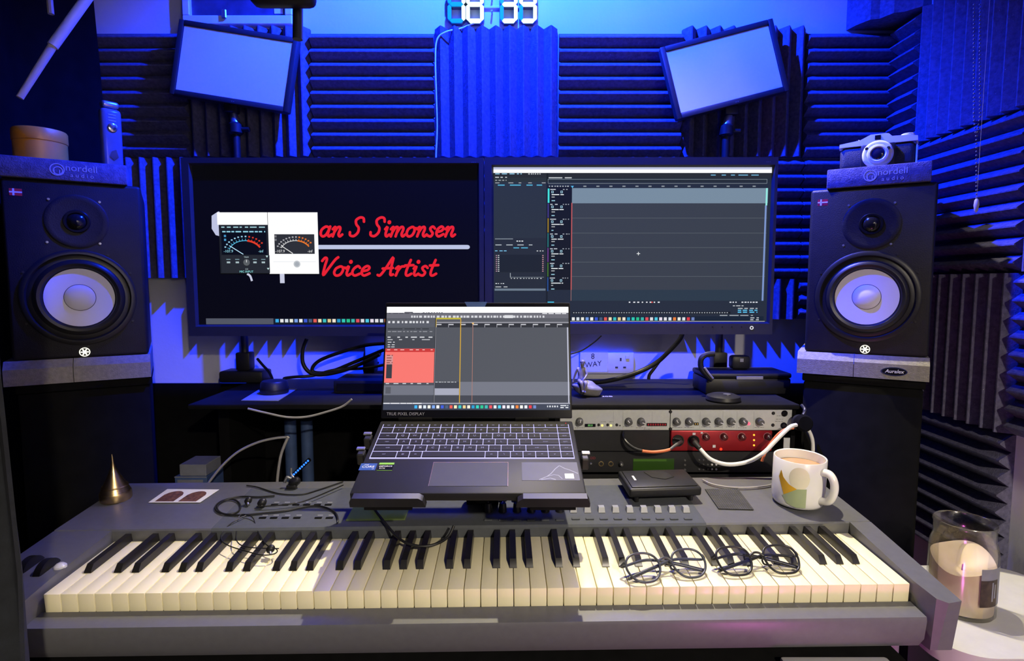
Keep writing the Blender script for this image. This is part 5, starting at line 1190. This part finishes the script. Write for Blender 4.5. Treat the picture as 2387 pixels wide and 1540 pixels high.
t = thing('lapel_microphone', 'small black clip microphone at the keyboard back edge', 'microphone', deck_at(684, 1138, .0005)); o = Vector(t.location)
MB().lathe([(.004, -.010), (.008, -.006), (.0095, .002), (.0065, .010), (.002, .013)], 18, None, T(0, .004, .011) @ RY(65)).build('capsule', m_rubber, t)
MB().rbox(-.012, .006, -.006, .006, .0006, .008, .002, 2, None).build('clip', m_black, t)
MB().tube([(.004, .004, .014), (-.006, .008, .024), (-.008, .012, .036)], .002, 8, 5).build('arm', m_steel, t)
MB().tube([(-.006, .008, .016), (-.014, .006, .020), (-.018, .004, .010)], .0028, 8, 5).build('loop', m_steel, t)
cable('black_cable_loop', 'black cable looping down from the laptop stand onto the piano keys', [KM @ kb(868, 1180, .028), KM @ kb(900, 1222, .026), KM @ kb(935, 1258, .022), KM @ kb(975, 1272, .0185), KM @ kb(1015, 1268, .0185), KM @ kb(1045, 1250, .022), KM @ kb(1058, 1225, .034)], .0022, m_black)

# ------------------------------------------------------------------ side table and candle
t = thing('side_table', 'small white side table at the right edge of the keyboard', 'table', (.785, .905, 0))
def rrect(w, h, r, n=8):
    return [(sx*(w/2-r)+r*math.cos(a), sy*(h/2-r)+r*math.sin(a)) for sx, sy, a0 in ((1, 1, 0), (-1, 1, 90), (-1, -1, 180), (1, -1, 270)) for a in [R(a0+90*k/n) for k in range(n+1)]]
MB().prism(rrect(.31, .27, .06), .622, .650).build('table_top', mat('table_white', (.46, .46, .45), .5, noise=.04), t)
for sx in (-1, 1):
    for sy in (-1, 1): MB().cyl((sx*.10, sy*.085, .0005), (sx*.10, sy*.085, .6215), .013, .016, 16).build('leg', m_white, t)
q = atz(2241, 1418, .651)
t = thing('jar_candle', 'half burnt beige candle in a glass jar on the white side table', 'candle', (q.x, q.y+.004, .6505))
t.scale = (.9, .9, .9)
JR = .0515
MB().lathe([(.030, .0), (JR-.003, .0), (JR, .004), (JR, .112), (JR-.001, .120), (.0475, .129), (.0458, .135), (.0462, .139), (.0462, .155), (.0478, .158), (.0478, .162), (.0465, .1640), (.0448, .1620), (.0440, .140), (.0438, .135), (.0455, .128), (JR-.004, .119), (JR-.003, .112), (JR-.003, .007), (.001, .006)], 56).build('glass_jar', m_jar, t, 50)
wx = MB(); n = 44; prof = [(JR-.0036, .0075), (JR-.0036, .094), (.040, .090), (.020, .074), (.001, .071)]
vs = []; 
for j, (r, z) in enumerate(prof):
    for i in range(n):
        a = 2*math.pi*i/n; zz = z+((.014*math.sin(a+.6)+.004*math.sin(3*a)) if j in (1, 2) else 0); vs.append((r*math.cos(a), r*math.sin(a), zz))
wx.add(vs, [(j*n+i, j*n+(i+1) % n, (j+1)*n+(i+1) % n, (j+1)*n+i) for j in range(len(prof)-1) for i in range(n)]+[list(range(n))[::-1], list(range(4*n, 5*n))])
wx.build('wax', mat('candle_wax', (.62, .50, .36), .45, noise=.08, nscale=25), t, 60)
MB().cyl((0, 0, .070), (.001, 0, .082), .0011, None, 8).build('wick', m_dtext, t)
def jpatch(a0, a1, z0, z1, m, lay, name):
    n = 14; r = JR+.0003*lay
    MB().add([(r*math.cos(R(a0+(a1-a0)*i/n)), r*math.sin(R(a0+(a1-a0)*i/n)), z) for i in range(n+1) for z in (z0, z1)], [(2*i, 2*i+2, 2*i+3, 2*i+1) for i in range(n)]).build(name, m, t, 80)
jpatch(262, 318, .030, .098, m_cw, 1, 'label_sheet'); jpatch(262, 300, .030, .078, mat('label_dark', (.035, .022, .016), .5, noise=.5, nscale=90), 2, 'label_picture')
jpatch(284, 288, .040, .074, m_cw, 3, 'label_mark'); jpatch(290, 294, .045, .070, m_cw, 3, 'label_mark')

# pink-lit drawer front under the keyboard and its pink lamp
t = thing('keyboard_drawer', 'pink-lit pull-out board below the right end of the keyboard', 'drawer', (.45, .700, .6375))
MB().rbox(-.075, .075, .0, .063, .0, .022, .004, 2).build('board', mat('board_white', (.45, .45, .46), .6, noise=.05), t)
MB().box(-.065, .065, .02, .0630, -.012, -.0002).build('rail', m_blackm, t)
t2 = thing('pink_lamp', 'small pink lamp below the right end of the keyboard', 'lamp', (.44, .46, .50))
MB().lathe([(.02, 0), (.025, .01), (.02, .022), (.004, .03)], 24).build('bulb', glow(255, 90, 210, 2), t2)
MB().cyl((0, 0, -.4995), (0, 0, -.0005), .008, None, 12).build('stem', m_blackm, t2); MB().cyl((0, 0, -.4998), (0, 0, -.485), .05, .045, 20).build('base', m_blackm, t2)
l = bpy.data.lights.new('pink_lamp_light', 'POINT'); l.energy = 1.9; l.color = (1, .16, .75); l.shadow_soft_size = .03
lo = bpy.data.objects.new('pink_lamp_light', l); COL.objects.link(lo); lo.parent = t2; lo.location = (0, 0, .06)
